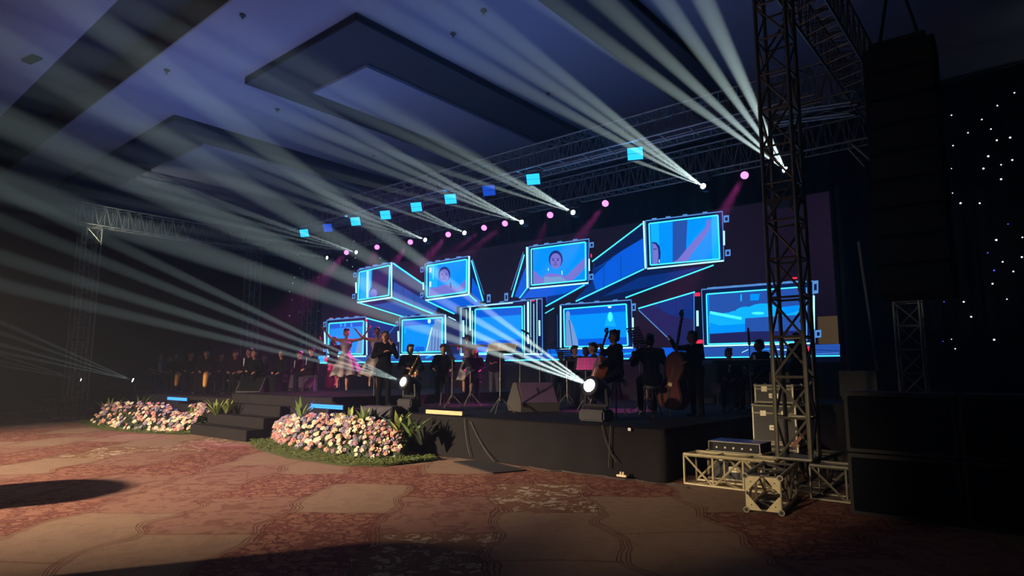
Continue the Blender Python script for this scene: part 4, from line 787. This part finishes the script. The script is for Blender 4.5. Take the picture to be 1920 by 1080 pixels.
def make_body(J, vox=.015, fem=False):
    mb = MB(); k = .9 if fem else 1
    mb.cap(J['pelvis']+V(-.06, 0, -.02), J['pelvis']+V(.06, 0, -.02), .115, .115); mb.cap(J['pelvis'], J['chest'], .115*k, .135*k); mb.cap(J['chest']+V(-.06, 0, .04), J['chest']+V(.06, 0, .04), .115*k, .115*k)
    mb.cap(J['shL'], J['shR'], .062*k, .062*k); mb.cap(J['neck']-V(0, 0, .05), J['head']-V(0, 0, .06), .056*k, .048*k)
    for n in 'LR':
        mb.cap(J['sh'+n], J['el'+n], .052*k, .040*k); mb.cap(J['el'+n], J['wr'+n], .040*k, .027*k); add_hand(mb, J['wr'+n], J['wr'+n]-J['el'+n], 1 if n == 'L' else -1)
        mb.cap(J['hip'+n], J['kn'+n], .085, .055); mb.cap(J['kn'+n], J['an'+n]*.6+J['kn'+n]*.4, .053, .052); mb.cap(J['an'+n]*.6+J['kn'+n]*.4, J['an'+n], .05, .034); mb.cap(J['an'+n]-V(0, -.03, .03), J['to'+n], .036, .026)
    R = Matrix.Rotation(J['turn'], 3, 'Z'); H = J['head']
    def hp(x, y, z): return H+R@V(x, y, z)
    mb.ball(H+V(0, 0, .02), .1, 14, 0, (.80, .98, 1.08)); mb.ball(hp(0, -.02, -.045), .07, 12, 0, (.86, .95, .95)); mb.cap(hp(0, -.06, -.09), hp(0, -.045, -.085), .025, .03)
    mb.cap(hp(0, -.092, .02), hp(0, -.112, -.018), .010, .016); mb.cap(hp(-.03, -.083, .035), hp(.03, -.083, .035), .014, .014); mb.cap(hp(-.018, -.088, -.052), hp(.018, -.088, -.052), .010, .010)
    for s_ in (-1, 1): mb.ball(hp(s_*.083, .0, -.005), .026, 8, 0, (.4, .7, 1.1)); mb.ball(hp(s_*.04, -.06, -.02), .028, 8)
    me = voxel(mb, vox, 2)
    for mm in ('skin', 'hair', 'lip_m'): me.materials.append(M[mm])
    tg = [(hp(-.032, -.092, .012), .014, 1), (hp(.032, -.092, .012), .014, 1), (hp(0, -.1, -.052), .017, 2), (hp(-.034, -.09, .036), .010, 1), (hp(.034, -.09, .036), .010, 1)]
    for p in me.polygons:
        for c, r, mi in tg:
            dlt = p.center-c
            if abs(dlt.z) < r*.55 and dlt.length < r*1.5: p.material_index = mi
    return me
def garment(J, kind, vox=.02, fem=False):
    mb = MB(); k = .92 if fem else 1
    if kind in ('jacket', 'robe', 'top'):
        mb.cap(J['pelvis']+V(-.06, 0, -.02), J['pelvis']+V(.06, 0, -.02), .142, .142); mb.cap(J['pelvis'], J['chest'], .14*k, .158*k); mb.cap(J['chest']+V(-.06, 0, .04), J['chest']+V(.06, 0, .04), .135*k, .135*k); mb.cap(J['shL'], J['shR'], .082*k, .082*k); mb.cap(J['neck']-V(0, 0, .05), J['neck']+V(0, .01, .0), .075, .062)
        for n in 'LR': mb.cap(J['sh'+n], J['el'+n], .072*k, .058*k); mb.cap(J['el'+n], J['wr'+n].lerp(J['el'+n], .06), .058*k, .042)
    if kind == 'trousers':
        mb.cap(J['pelvis']+V(-.06, 0, -.03), J['pelvis']+V(.06, 0, -.03), .13, .13)
        for n in 'LR': mb.cap(J['hip'+n], J['kn'+n], .105, .074); mb.cap(J['kn'+n], J['an'+n]+V(0, 0, .01), .074, .056)
    if kind == 'robe':
        for n in 'LR': mb.cap(J['hip'+n], J['kn'+n], .12, .10); mb.cap(J['kn'+n], J['an'+n]+V(0, 0, .03), .10, .11)
        mb.cap((J['hipL']+J['hipR'])/2, (J['knL']+J['knR'])/2, .11, .10); mb.cap((J['knL']+J['knR'])/2, (J['anL']+J['anR'])/2+V(0, 0, .04), .10, .11)
    if kind == 'wide':
        for n in 'LR': mb.cap(J['hip'+n], J['kn'+n], .11, .10); mb.cap(J['kn'+n], J['an'+n]+V(0, 0, .03), .10, .15)
    return voxel(mb, vox, 3)
def hair_mesh(J, style):
    H = J['head']; R = Matrix.Rotation(J['turn'], 3, 'Z'); mb = MB()
    def hp(x, y, z): return H+R@V(x, y, z)
    if style == 'scarf':
        mb.ball(hp(0, .025, .025), .122, 14, 0, (.9, .98, 1.02)); mb.cap(hp(0, .02, -.08), hp(0, .02, -.16), .10, .13); mb.cap(hp(-.07, -.03, -.11), hp(.07, -.03, -.11), .05, .05)
    else:
        mb.ball(hp(0, .022, .05), .1, 14, 0, (.89, 1.02, 1.0)); mb.ball(hp(0, .055, -.01), .085, 12, 0, (1, .8, 1)); mb.cap(hp(-.05, -.055, .105), hp(.05, -.055, .105), .03, .03)
        if style == 'bun': mb.ball(hp(0, .12, .06), .05, 10)
        if style == 'long': mb.cap(hp(-.06, .05, -.02), hp(-.09, .04, -.2), .05, .035); mb.cap(hp(.06, .05, -.02), hp(.08, .06, -.18), .05, .03); mb.cap(hp(0, .07, 0), hp(0, .08, -.22), .06, .05)
        if style == 'curly':
            for k in range(14): a = k*2.4; mb.ball(hp(.085*math.cos(a)*(1-k/30), .02+.085*math.sin(a), .05+k*.006), .035, 6)
    return voxel(mb, .016, 2)
def person(label, J, loc, rz, style='suit', hair='short', skin='skin', fem=False, s=1.0, group=None, vox=.016, shirt=False, extra=None):
    t = thing('person', label, 'person', loc, rz, group); t.scale = (s, s, s)
    me = make_body(J, vox, fem); me.materials[0] = M[skin]; obj('body', me, t)
    h = hair_mesh(J, hair); h.materials.append(M['scarf' if hair == 'scarf' else 'hair']); obj('headscarf' if hair == 'scarf' else 'hair', h, t)
    if style in ('suit', 'black'):
        g = garment(J, 'jacket', .02, fem); g.materials.append(M['suit']); obj('jacket', g, t); g = garment(J, 'trousers', .022); g.materials.append(M['jeans' if style == 'jeans' else 'suit']); obj('trousers', g, t)
    if style == 'jeans':
        g = garment(J, 'jacket', .02, fem); g.materials.append(M['suit']); obj('jacket', g, t); g = garment(J, 'trousers', .022); g.materials.append(M['jeans']); obj('trousers', g, t)
    if style in ('robe', 'sarong'): g = garment(J, 'robe', .022, fem); g.materials.append(M['robe']); obj('long_dress', g, t)
    if style == 'sarong':
        mb = MB(); a, b = J['hipR'], J['knR']; mb.cap(a+V(.0, -.1, .05), b+V(0, .0, .035), .105, .095); mb.cap(b+V(0, -.01, .02), b+V(0, -.05, -.26), .098, .07); g = voxel(mb, .02); g.materials.append(M['gold']); obj('sarong_fold', g, t, 'shiny golden cloth')
    if shirt:
        c = J['chest']; up = (J['neck']-J['pelvis']).normalized(); f = V(0, -1, 0); f = (f-up*f.dot(up)).normalized(); mb = MB()
        mb.prism([(-.045, .20), (.045, .20), (.03, .05), (0, -.06), (-.03, .05)], c+f*.158-up*.0, V(1, 0, 0), up, .012); mb.bbox(c+f*.165+up*.2, (.1, .02, .035), .006, mi=1)
        mb.build('shirt_front', [M['shirt'], M['suit']], t)
    sh = MB()
    for n in 'LR': sh.cap(J['an'+n]-V(0, -.04, .035), J['to'+n]-V(0, 0, .0), .044, .036)
    g = voxel(sh, .016); g.materials.append(M['shoe']); obj('shoes', g, t)
    return t
def same_person(src, label, loc, rz, s=1.0): o = dup(src, loc, rz, label); o.scale = (s, s, s); return o
# chair prototype
def chair(loc, rz, label=None, group='black chairs under the choir', h=.46):
    t = thing('chair', label or 'black padded chair under a seated choir member', 'chair', loc, rz, group)
    MB().bbox((0, 0, h-.02), (.44, .42, .06), .02).build('seat', M['black'], t); MB().bbox((0, .22, h+.32), (.42, .05, .36), .02).build('backrest', M['black'], t)
    for a in (-1, 1):
        for b in (-1, 1): MB().tube((a*.19, b*.18, h-.04), (a*.2, b*.2, 0), .014).build('leg', M['black'], t)
    return t
ch0 = None
def seat_at(P, rz, hs, lab, grp):
    global ch0
    if hs > .5:
        t = thing('stool', lab, 'stool', (P.x, P.y, P.z), rz, grp); MB().lathe([(.17, hs-.07), (.18, hs-.04), (.17, hs-.005)], 16).build('seat', M['black'], t)
        for k in range(3): MB().tube((.05*math.cos(2.1*k), .05*math.sin(2.1*k), hs-.06), (.2*math.cos(2.1*k), .2*math.sin(2.1*k), 0), .013).build('leg', M['black'], t)
        return t
    if ch0 is None: ch0 = chair((P.x, P.y, P.z), rz, lab); return ch0
    return dup(ch0, (P.x, P.y, P.z), rz, lab)
# ---- choir on the left deck: place by head position in the photo and a row depth
lap = dict(elL=(-.06, -.02, -.27), wrL=(.05, -.22, -.34), elR=(.06, -.02, -.27), wrR=(-.07, -.22, -.36))
lap2 = dict(elL=(-.08, .02, -.27), wrL=(.03, -.2, -.30), elR=(.08, -.04, -.26), wrR=(-.02, -.3, -.34))
JA = jt('sit', .48, .05, .3, 0, lap); JB = jt('sit', .48, .12, -.2, 0, lap2); JC = jt('sit', .48, -.05, .6, 0, lap)
LC = None
choir = [  # px, Y, style key, rz deg, scale, label
 (300, 9.9, 'A', 50, .98, 'seated person in black at the far left end of the choir, violin across the lap'), (318, 10.6, 'S', 55, .95, 'seated woman in a dark headscarf, second from the left in the choir'), (331, 9.9, 'G', 55, 1.0, 'seated woman in a headscarf with a golden cloth over her knee'),
 (356, 9.9, 'B', 60, 1.0, 'seated person in black leaning forward, left of the tall one with golden cloth'), (375, 11.0, 'A2', 60, .98, 'seated person in black half hidden behind the tall one with golden cloth'), (386, 9.9, 'T', 50, 1.04, 'tall seated person in black with a large golden cloth on the lap'),
 (412, 10.8, 'B2', 80, 1.0, 'seated person in black turned aside, right of the golden cloth'), (439, 10.4, 'C', 45, 1.02, 'seated man in a dark jacket in the middle of the choir'), (452, 12.0, 'A3', 45, .95, 'seated person in the back row, middle of the choir'), (465, 10.4, 'W', -10, 1.06, 'seated man in a tuxedo with a white shirt and clasped hands'), (477, 10.0, 'F', 40, 1.0, 'seated person in black beside the tuxedo man, hair pinned up'),
 (495, 12.0, 'A4', 40, .96, 'dim seated person in the back row right of the tuxedo man'), (528, 10.6, 'P', 20, 1.0, 'seated person in black with one bare shoulder lit pink'), (560, 11.4, 'W2', -25, 1.0, 'seated man in a tuxedo, second from the dancers'), (582, 10.9, 'W3', -30, 1.0, 'seated man in a tuxedo with wide white shirt front, nearest the dancers')]
bank = {}
ORD = ['first', 'second', 'third', 'fourth', 'fifth', 'sixth', 'seventh', 'eighth', 'ninth', 'tenth', 'eleventh', 'twelfth', 'thirteenth', 'fourteenth', 'fifteenth']
for k, (px, Y, key, deg, s_, lab) in enumerate(choir):
    P = stand_at(px, Y, ZL if True else ZM); P.z = ZL if P.x < -17.4 else ZM; rz = math.radians(deg); kd = key[0]
    if P.z > ZL: s_ *= .93
    if kd in bank: o = same_person(bank[kd], lab, P, rz, s_)
    elif kd == 'A': o = person(lab, JA, P, rz, 'black', 'short', 'skin2', s=s_)
    elif kd == 'S': o = person(lab, JA, P, rz, 'robe', 'scarf', 'skin', True, s_)
    elif kd == 'G': o = person(lab, JB, P, rz, 'sarong', 'scarf', 'skin', True, s_)
    elif kd == 'B': o = person(lab, JB, P, rz, 'black', 'short', 'skin', False, s_)
    elif kd == 'T': o = person(lab, JA, P, rz, 'sarong', 'short', 'skin', False, s_)
    elif kd == 'C': o = person(lab, JC, P, rz, 'suit', 'short', 'skin2', False, s_)
    elif kd == 'W': o = person(lab, JC, P, rz, 'suit', 'short', 'skin', False, s_, shirt=True)
    elif kd == 'F': o = person(lab, JB, P, rz, 'robe', 'bun', 'skin', True, s_)
    else: o = person(lab, JA, P, rz, 'robe', 'short', 'skin', True, s_)
    bank.setdefault(kd, o)
    seat_at(P, rz, .46, 'black padded chair, %s from the left in the seated choir' % ORD[k], 'black chairs under the choir')
# ---- violins
def violin(loc, rot, label, s=1.0, bow=True):
    t = thing('violin', label, 'violin', loc); t.rotation_euler = rot; t.scale = (s, s, s)
    out = [(.0, 0), (.07, .01), (.10, .06), (.085, .12), (.055, .16), (.06, .2), (.08, .26), (.065, .32), (.0, .345)]; out = out+[(-a, b) for a, b in reversed(out[1:-1])]
    MB().prism(out, (0, 0, 0), (1, 0, 0), (0, 1, 0), .035).build('body', M['wood'], t); MB().box((0, .43, .02), (.022, .26, .018)).build('neck', M['ebony'], t); MB().ball((0, .58, .02), .02, 8).build('scroll', M['wood'], t); MB().box((0, .12, .035), (.04, .006, .03)).build('bridge', M['wood_l'], t)
    if bow:
        b = tag(MB().tube((-.35, 0, 0), (.38, 0, 0), .005).tube((-.33, 0, -.02), (.36, 0, -.015), .003, mi=1).build('violin_bow', [M['bowhair'], M['paper']]), 'thin bow belonging to the '+label, 'bow'); b.location = Vector(loc)+V(0, -.05, .04); b.rotation_euler = (0, .2, .9)
    return t
violin(stand_at(300, 9.6, ZL+.72), (1.3, .2, 2.2), 'violin on the lap of the leftmost choir member', 1.0)

# ---- dancers
def dancer(label, J, loc, rz, s, hair='bun', skirtr=.48, swirl=0, seed=1, lean=0):
    t = thing('person', label, 'person', loc, rz, 'dancers in lilac dresses'); t.scale = (s,)*3
    me = make_body(J, .0125, True); obj('body', me, t); h = hair_mesh(J, hair); h.materials.append(M['hair']); obj('hair', h, t)
    mb = MB(); mb.cap(J['pelvis']+V(0, 0, .08), J['chest'], .118, .135); mb.cap(J['chest']+V(-.05, 0, .04), J['chest']+V(.05, 0, .04), .118, .118); mb.cap(J['chest']+V(-.08, -.05, .06), J['chest']+V(.08, -.05, .06), .07, .07); g = voxel(mb, .016); g.materials.append(M['lilac']); obj('bodice', g, t)
    p = J['pelvis']; b = MB()
    for z in (.10, .145): b.lathe([(.128, z-.016), (.134, z), (.128, z+.016)], 24, loc=p, sy=.85)
    b.build('belt', M['belt'], t, True)
    sk = MB(); n = 60; rows = 9; vs = []; random.seed(seed)
    for r in range(rows):
        u = r/(rows-1); z = p.z+.10-u*.62; base = .125+(skirtr-.125)*u**.8
        for i in range(n):
            a = 2*PI*i/n; fold = 1+.14*u*math.sin(a*9+1.3*math.sin(a*2+seed))+.06*u*math.sin(a*17); rr = base*fold*(1+swirl*.25*u*math.cos(a)); vs.append(V(p.x+rr*math.cos(a)+swirl*.06*u, p.y+rr*.85*math.sin(a), z+.03*u*math.sin(a*5+seed)+.05*u*swirl*math.cos(a)))
    sk.add(vs, [(r*n+i, r*n+(i+1) % n, (r+1)*n+(i+1) % n, (r+1)*n+i) for r in range(rows-1) for i in range(n)])
    o = sk.build('skirt', skirt_mat, t, True); so = o.modifiers.new('thick', 'SOLIDIFY'); so.thickness = .006
    hh = MB()
    for nn in 'LR':
        a, q = J['an'+nn], J['to'+nn]; hh.cap(a-V(0, -.05, .045), q, .03, .026); hh.cap(a+V(0, .06, -.03), a+V(0, .065, -.1), .016, .009)
    g = voxel(hh, .012); g.materials.append(M['heel'] if seed == 1 else M['nude']); obj('heels', g, t)
    er = MB()
    for s_ in (-1, 1): er.ball(J['head']+Matrix.Rotation(J['turn'], 3, 'Z')@V(s_*.09, -.01, -.05), .012, 6, 0, (1, 1, 2))
    er.build('earrings', M['white'], t)
    return t
def plaid():
    m = bpy.data.materials.new('pale_plaid_tulle'); m.use_nodes = True; n = m.node_tree; b = n.nodes['Principled BSDF']; b.inputs['Roughness'].default_value = .7
    tc = n.nodes.new('ShaderNodeTexCoord'); w1 = n.nodes.new('ShaderNodeTexWave'); w1.bands_direction = 'Z'; w1.inputs['Scale'].default_value = 1.1; w2 = n.nodes.new('ShaderNodeTexWave'); w2.bands_direction = 'X'; w2.inputs['Scale'].default_value = 1.3
    for w in (w1, w2): w.inputs['Distortion'].default_value = 4; n.links.new(tc.outputs['Object'], w.inputs[0])
    ad = n.nodes.new('ShaderNodeMath'); ad.operation = 'ADD'; n.links.new(w1.outputs['Fac'], ad.inputs[0]); n.links.new(w2.outputs['Fac'], ad.inputs[1])
    cr = n.nodes.new('ShaderNodeValToRGB'); cr.color_ramp.elements[0].position = .2; cr.color_ramp.elements[0].color = srgb((66, 60, 62))+(1,); cr.color_ramp.elements[1].position = .95; cr.color_ramp.elements[1].color = srgb((140, 130, 122))+(1,)
    dv = n.nodes.new('ShaderNodeMath'); dv.operation = 'MULTIPLY'; dv.inputs[1].default_value = .6; n.links.new(ad.outputs[0], dv.inputs[0]); n.links.new(dv.outputs[0], cr.inputs[0]); n.links.new(cr.outputs[0], b.inputs['Base Color']); return m
skirt_mat = plaid()
FD = math.radians(52)
J1 = jt('stand', turn=.1, arms=dict(elL=(-.25, -.02, .06), wrL=(-.42, -.03, .27), elR=(.25, -.04, .05), wrR=(.40, -.08, .29)), legs=dict(knL=(-.14, -.06, .55), anL=(-.2, .12, .26), toL=(-.2, .06, .12), knR=(.06, -.05, .52), anR=(.05, .0, .14), toR=(.06, -.14, .05)))
dancer('dancer in a lilac top and flared plaid skirt, both arms raised wide, pink heels', J1, stand_at(647, 11.6, ZM), FD, 1.08, 'bun', .42, .3, 1)
J2 = jt('stand', turn=-.3, lean=.05, arms=dict(elL=(-.22, -.08, .05), wrL=(-.36, -.1, .22), elR=(.2, -.12, .02), wrR=(-.02, -.28, .08)), legs=dict(knL=(-.12, .0, .55), anL=(-.16, .2, .3), toL=(-.16, .16, .17), knR=(.05, -.03, .52), anR=(.05, .02, .14), toR=(.06, -.12, .05)))
dancer('dancer turning with arms sweeping across her face, behind the man in black', J2, stand_at(705, 11.9, ZM), FD, 1.08, 'bun', .40, -.4, 2)
J3 = jt('stand', turn=.0, lean=.02, arms=dict(elL=(-.24, -.06, .02), wrL=(-.36, -.15, .0), elR=(.24, -.06, .02), wrR=(.38, -.12, .0)))
dancer('dancer with both arms held out sideways, seen above the music stands', J3, stand_at(877, 14.2, ZD+.16), math.radians(42), 1.04, 'bun', .30, 0, 3)
J4 = jt('stand', turn=.4, arms=dict(elL=(-.2, -.03, .0), wrL=(-.25, -.1, .2), elR=(.2, -.05, -.2), wrR=(.2, -.2, -.1)))
t = thing('person', 'person in a dark top and wide pink trousers behind the dancer with raised arms', 'person', stand_at(624, 12.6, ZM), FD); t.scale = (1.0,)*3
obj('body', make_body(J4, .016, True), t); h = hair_mesh(J4, 'long'); h.materials.append(M['hair']); obj('hair', h, t); g = garment(J4, 'top', .02, True); g.materials.append(M['robe']); obj('top', g, t); g = garment(J4, 'wide', .02); g.materials.append(M['pink']); obj('wide_trousers', g, t)
tag(MB().bbox((0, 0, 0), (1.2, 1.2, .15), .02).build('dance_riser', M['drape']), 'low black riser under the dancer behind the music stands', 'riser').location = stand_at(877, 14.2, ZD+.075)

# ---- orchestra
cross = dict(elL=(-.1, -.06, -.26), wrL=(.12, -.22, -.16), elR=(.1, -.06, -.26), wrR=(-.06, -.2, .02))
JS = jt('stand', turn=-.4, lean=.03, arms=cross)
person('standing man in a black jacket with one hand at his chin right of the dancers', JS, stand_at(720, 9.9, ZD), math.radians(62), 'black', 'short', 'skin', s=1.04, vox=.013)
play = dict(elL=(-.12, -.12, -.24), wrL=(.04, -.3, -.26), elR=(.12, -.1, -.25), wrR=(-.05, -.3, -.38))
JP = jt('sit', .6, .06, .2, 0, play); Psx = stand_at(768, 10.6, ZD); person('seated saxophonist in a black suit right of the standing man', JP, Psx, math.radians(60), 'suit', 'short', 'skin', s=1.0, vox=.013); seat_at(Psx, 1, .6, 'black stool under the saxophonist', None)
def sax(loc, rot):
    t = thing('saxophone', 'brass saxophone held in front of the seated saxophonist', 'saxophone', loc); t.rotation_euler = rot
    mb = MB(); pts = [V(0, 0, .3), V(.02, 0, .1), V(.03, 0, -.15), V(.06, 0, -.24), (V(.12, 0, -.25)), V(.16, 0, -.17), V(.18, 0, -.03)]; rs = [.014, .02, .03, .034, .036, .042, .07]
    for a, b, r1, r2 in zip(pts, pts[1:], rs, rs[1:]): mb.tube(a, b, r1, r2, 12)
    mb.build('body', M['brass'], t, True); MB().path([V(0, 0, .3), V(-.03, 0, .36), V(-.1, 0, .36)], .01).build('neck', M['brass'], t); k_ = MB()
    for k in range(8): k_.tube((.0+.003*k, -.03, .22-k*.045), (.0+.003*k, -.045, .22-k*.045), .014, n=8)
    k_.build('keys', M['brass'], t)
sax(Psx+Matrix.Rotation(math.radians(60), 3, 'Z')@V(0, -.33, .98), (0.1, .5, math.radians(60)))
JK = jt('sit', .6, .12, 0, 0, dict(elL=(-.12, -.1, -.24), wrL=(-.06, -.34, -.28), elR=(.12, -.1, -.24), wrR=(.04, -.36, -.3)))
P = stand_at(831, 11.6, ZD); person('seated player in black bent over his hands, behind the slim music stand', JK, P, math.radians(45), 'black', 'curly', 'skin', s=1.02); seat_at(P, 1, .6, 'black stool under the player behind the slim music stand', None)
P = stand_at(890, 12.9, ZD); person('seated woman with long dark hair behind the perforated stands', JK, P, math.radians(35), 'black', 'long', 'skin', True, 1.0); seat_at(P, 1, .6, 'black stool under the woman with long hair', None)
P = stand_at(928, 14.6, ZD); JN = jt('stand', turn=.2, arms=dict(elL=(-.08, .0, -.27), wrL=(.06, -.2, -.3), elR=(.08, .0, -.27), wrR=(-.08, -.2, -.28))); person('standing man in a black top and grey trousers with joined hands', JN, P, math.radians(30), 'jeans', 'short', 'skin', s=1.0)
JV = jt('sit', .55, .08, .5, .1, dict(elL=(-.1, -.14, -.2), wrL=(.0, -.34, -.02), elR=(.14, -.06, -.22), wrR=(.02, -.3, -.12)))
src = None
for k, (px, Y, lab, s_) in enumerate([(1052, 15.3, 'back row player under the screen, leftmost of four heads', .98), (1077, 14.4, 'back row player with hair pinned up, second of four heads', 1.06), (1098, 13.5, 'back row player with bowed dark head, third of four heads', 1.0), (1117, 12.7, 'back row player facing left, nearest the cellist', 1.04)]):
    P = stand_at(px, Y, ZD)
    if src is None: src = person(lab, JV, P, math.radians(30), 'black', 'bun', 'skin', s=s_)
    else: same_person(src, lab, P, math.radians([0, 40, 200, -60][k]), s_)
    seat_at(P, 1, .55, 'black stool under the %s of the four back row heads from the left' % ORD[k], 'stools of the back row players')
# cellist
JCe = jt('sit', .72, .02, 0, 0, dict(elL=(-.2, -.1, -.12), wrL=(-.02, -.22, .02), elR=(.16, -.12, -.2), wrR=(.1, -.38, -.3)), legs=dict(knL=(-.3, -.36, .66), anL=(-.3, -.36, .09), knR=(.3, -.36, .66), anR=(.3, -.36, .09)))
Pc = stand_at(1155, 10.7, ZD); RC = math.radians(-38); person('cellist in a black suit in profile facing left', JCe, Pc, RC, 'suit', 'curly', 'skin2', s=1.0, vox=.013); seat_at(Pc, 1, .72, 'tall black stool under the cellist', None)
def fiddle(name, label, loc, rz, tilt, L, wd, m, roll=0, bowlab=None):
    """standing string instrument: body height L along local z, front facing -Y"""
    t = thing(name, label, name.replace('_', ' '), loc); t.rotation_euler = (tilt, roll, rz)
    h = [(0, 0), (.30, .02), (.44, .12), (.43, .26), (.30, .42), (.24, .50), (.30, .60), (.36, .74), (.30, .88), (.14, .97), (0, 1)]
    out = [(a*wd/.88, b*L) for a, b in h]; out = out+[(-a, b) for a, b in reversed(out[1:-1])]
    MB().prism(out, (0, 0, .15), (1, 0, 0), (0, 0, 1), wd*.36).prism([(a*.93, b*.96+.02*L) for a, b in out], (0, 0, .15), (1, 0, 0), (0, 0, 1), wd*.44).build('body', M[m], t)
    MB().tube((0, 0, -.27 if name == 'cello' else 0), (0, 0, .16), .007).build('endpin', M['string'], t)
    MB().box((0, -wd*.19, .15+L*1.0), (.045, .03, L*.95)).build('fingerboard', M['ebony'], t)
    z = .15+L*1.48; sc_ = MB().tube((0, -wd*.18, z), (0, -wd*.16, z+.14*L), .03, .022)
    for k in range(10): a = k*.6; r = .07*L*(1-k*.07); sc_.ball((0, -wd*.16-.02-r*math.sin(a)*.8, z+.16*L+r*math.cos(a)*.8), .024*L**.5, 6)
    sc_.build('scroll', M['ebony'], t)
    pg = MB()
    for k in (0, 1): pg.tube((-.07, -wd*.17, z+.03+k*.06), (.07, -wd*.17, z+.03+k*.06), .006)
    pg.build('tuning_pegs', M['ebony'], t); st = MB()
    for k in range(4): st.tube((-.018+.012*k, -wd*.24, .15+L*.16), (-.014+.009*k, -wd*.19, z), .0022, n=4)
    st.build('strings', M['string'], t); MB().box((0, -wd*.235, .15+L*.42), (.1, .01, .07)).build('bridge', M['wood_l'], t); MB().box((0, -wd*.22, .15+L*.2), (.05, .02, L*.28)).build('tailpiece', M['ebony'], t)
    return t
fiddle('cello', 'brown cello leaning against the cellist, lit by the warm front light', stand_at(1106, 10.25, ZD+.27), RC, -.32, .76, .44, 'wood')
P = stand_at(1222, 11.2, ZD); JW = jt('sit', .58, .1, -.5, 0, dict(elL=(-.12, -.14, -.2), wrL=(.0, -.32, -.1), elR=(.14, -.06, -.22), wrR=(.02, -.3, -.2)))
person('seated player in black seen from behind between the cellist and the double bass', JW, P, math.radians(-140), 'black', 'bun', 'skin', s=1.06, vox=.014); seat_at(P, 1, .58, 'black stool under the player between cellist and double bass', None)
violin(P+V(-.35, -.1, 1.0), (1.0, .6, 1.0), 'violin held low by the player left of the double bass', 1.0)
Pb = stand_at(1305, 11.7, ZD); JBs = jt('stand', turn=-.6, lean=.12, arms=dict(elL=(-.22, -.12, .0), wrL=(-.12, -.34, .18), elR=(.18, -.14, -.22), wrR=(.02, -.4, -.3)))
person('double bass player in black standing behind the instrument', JBs, Pb, math.radians(-20), 'black', 'curly', 'skin2', s=.93, vox=.014)
fiddle('double_bass', 'reddish brown double bass with its dark scroll rising before the screen', stand_at(1254, 11.5, ZD), math.radians(-15), -.02, 1.12, .60, 'dark_wood', .22)
P = stand_at(1368, 14.2, ZD); person('seated player with a small head under the right container picture', jt('sit', .5, .1, .3, 0, lap), P, math.radians(20), 'suit', 'short', 'skin2', s=.98, shirt=True); seat_at(P, 1, .46, 'black padded chair under the player beside the keyboard', None)
P = stand_at(1430, 14.6, ZD); person('man in a dark suit behind the keyboard just left of the near tower', jt('sit', .6, .1, -.3, 0, play), P, math.radians(-30), 'suit', 'short', 'skin2', s=1.04, shirt=True); seat_at(P, 1, .6, 'black stool under the man behind the keyboard', None)
P = stand_at(1497, 14.4, ZD); P.z = 1.0; person('dark standing figure seen through the near tower', JN, P, math.radians(-10), 'black', 'bun', 'skin2', s=.84)
# unseen tables added outside the left edge of the frame to throw soft shadows on the carpet
for x, y, lab in ((-5.8, .3, 'unseen draped round table added to shadow the carpet, nearest the camera'), (-10.9, .3, 'unseen draped round table added to shadow the carpet, farther left')):
    t = thing('shadow_table', lab, 'table', (x, y, 0)); t.scale = (.95, .95, 1.5 if y < .25 or x > -8 else 1.25); MB().lathe([(.9, .72), (.92, .74), (.92, .76)], 32).build('tabletop', M['wood'], t); cl = MB(); n = 48
    cl.add([V(0, 0, .775)]+[V(.94*math.cos(a), .94*math.sin(a), .772) for a in [2*PI*i/n for i in range(n)]]+[V((1+.04*math.sin(9*a))*math.cos(a), (1+.04*math.sin(9*a))*math.sin(a), .03) for a in [2*PI*i/n for i in range(n)]],
           [(0, 1+i, 1+(i+1) % n) for i in range(n)]+[(1+i, 1+n+i, 1+n+(i+1) % n, 1+(i+1) % n) for i in range(n)]); cl.build('tablecloth', M['drape'], t, True)
    MB().tube((0, 0, 0), (0, 0, .72), .05).build('pedestal', M['steel'], t)
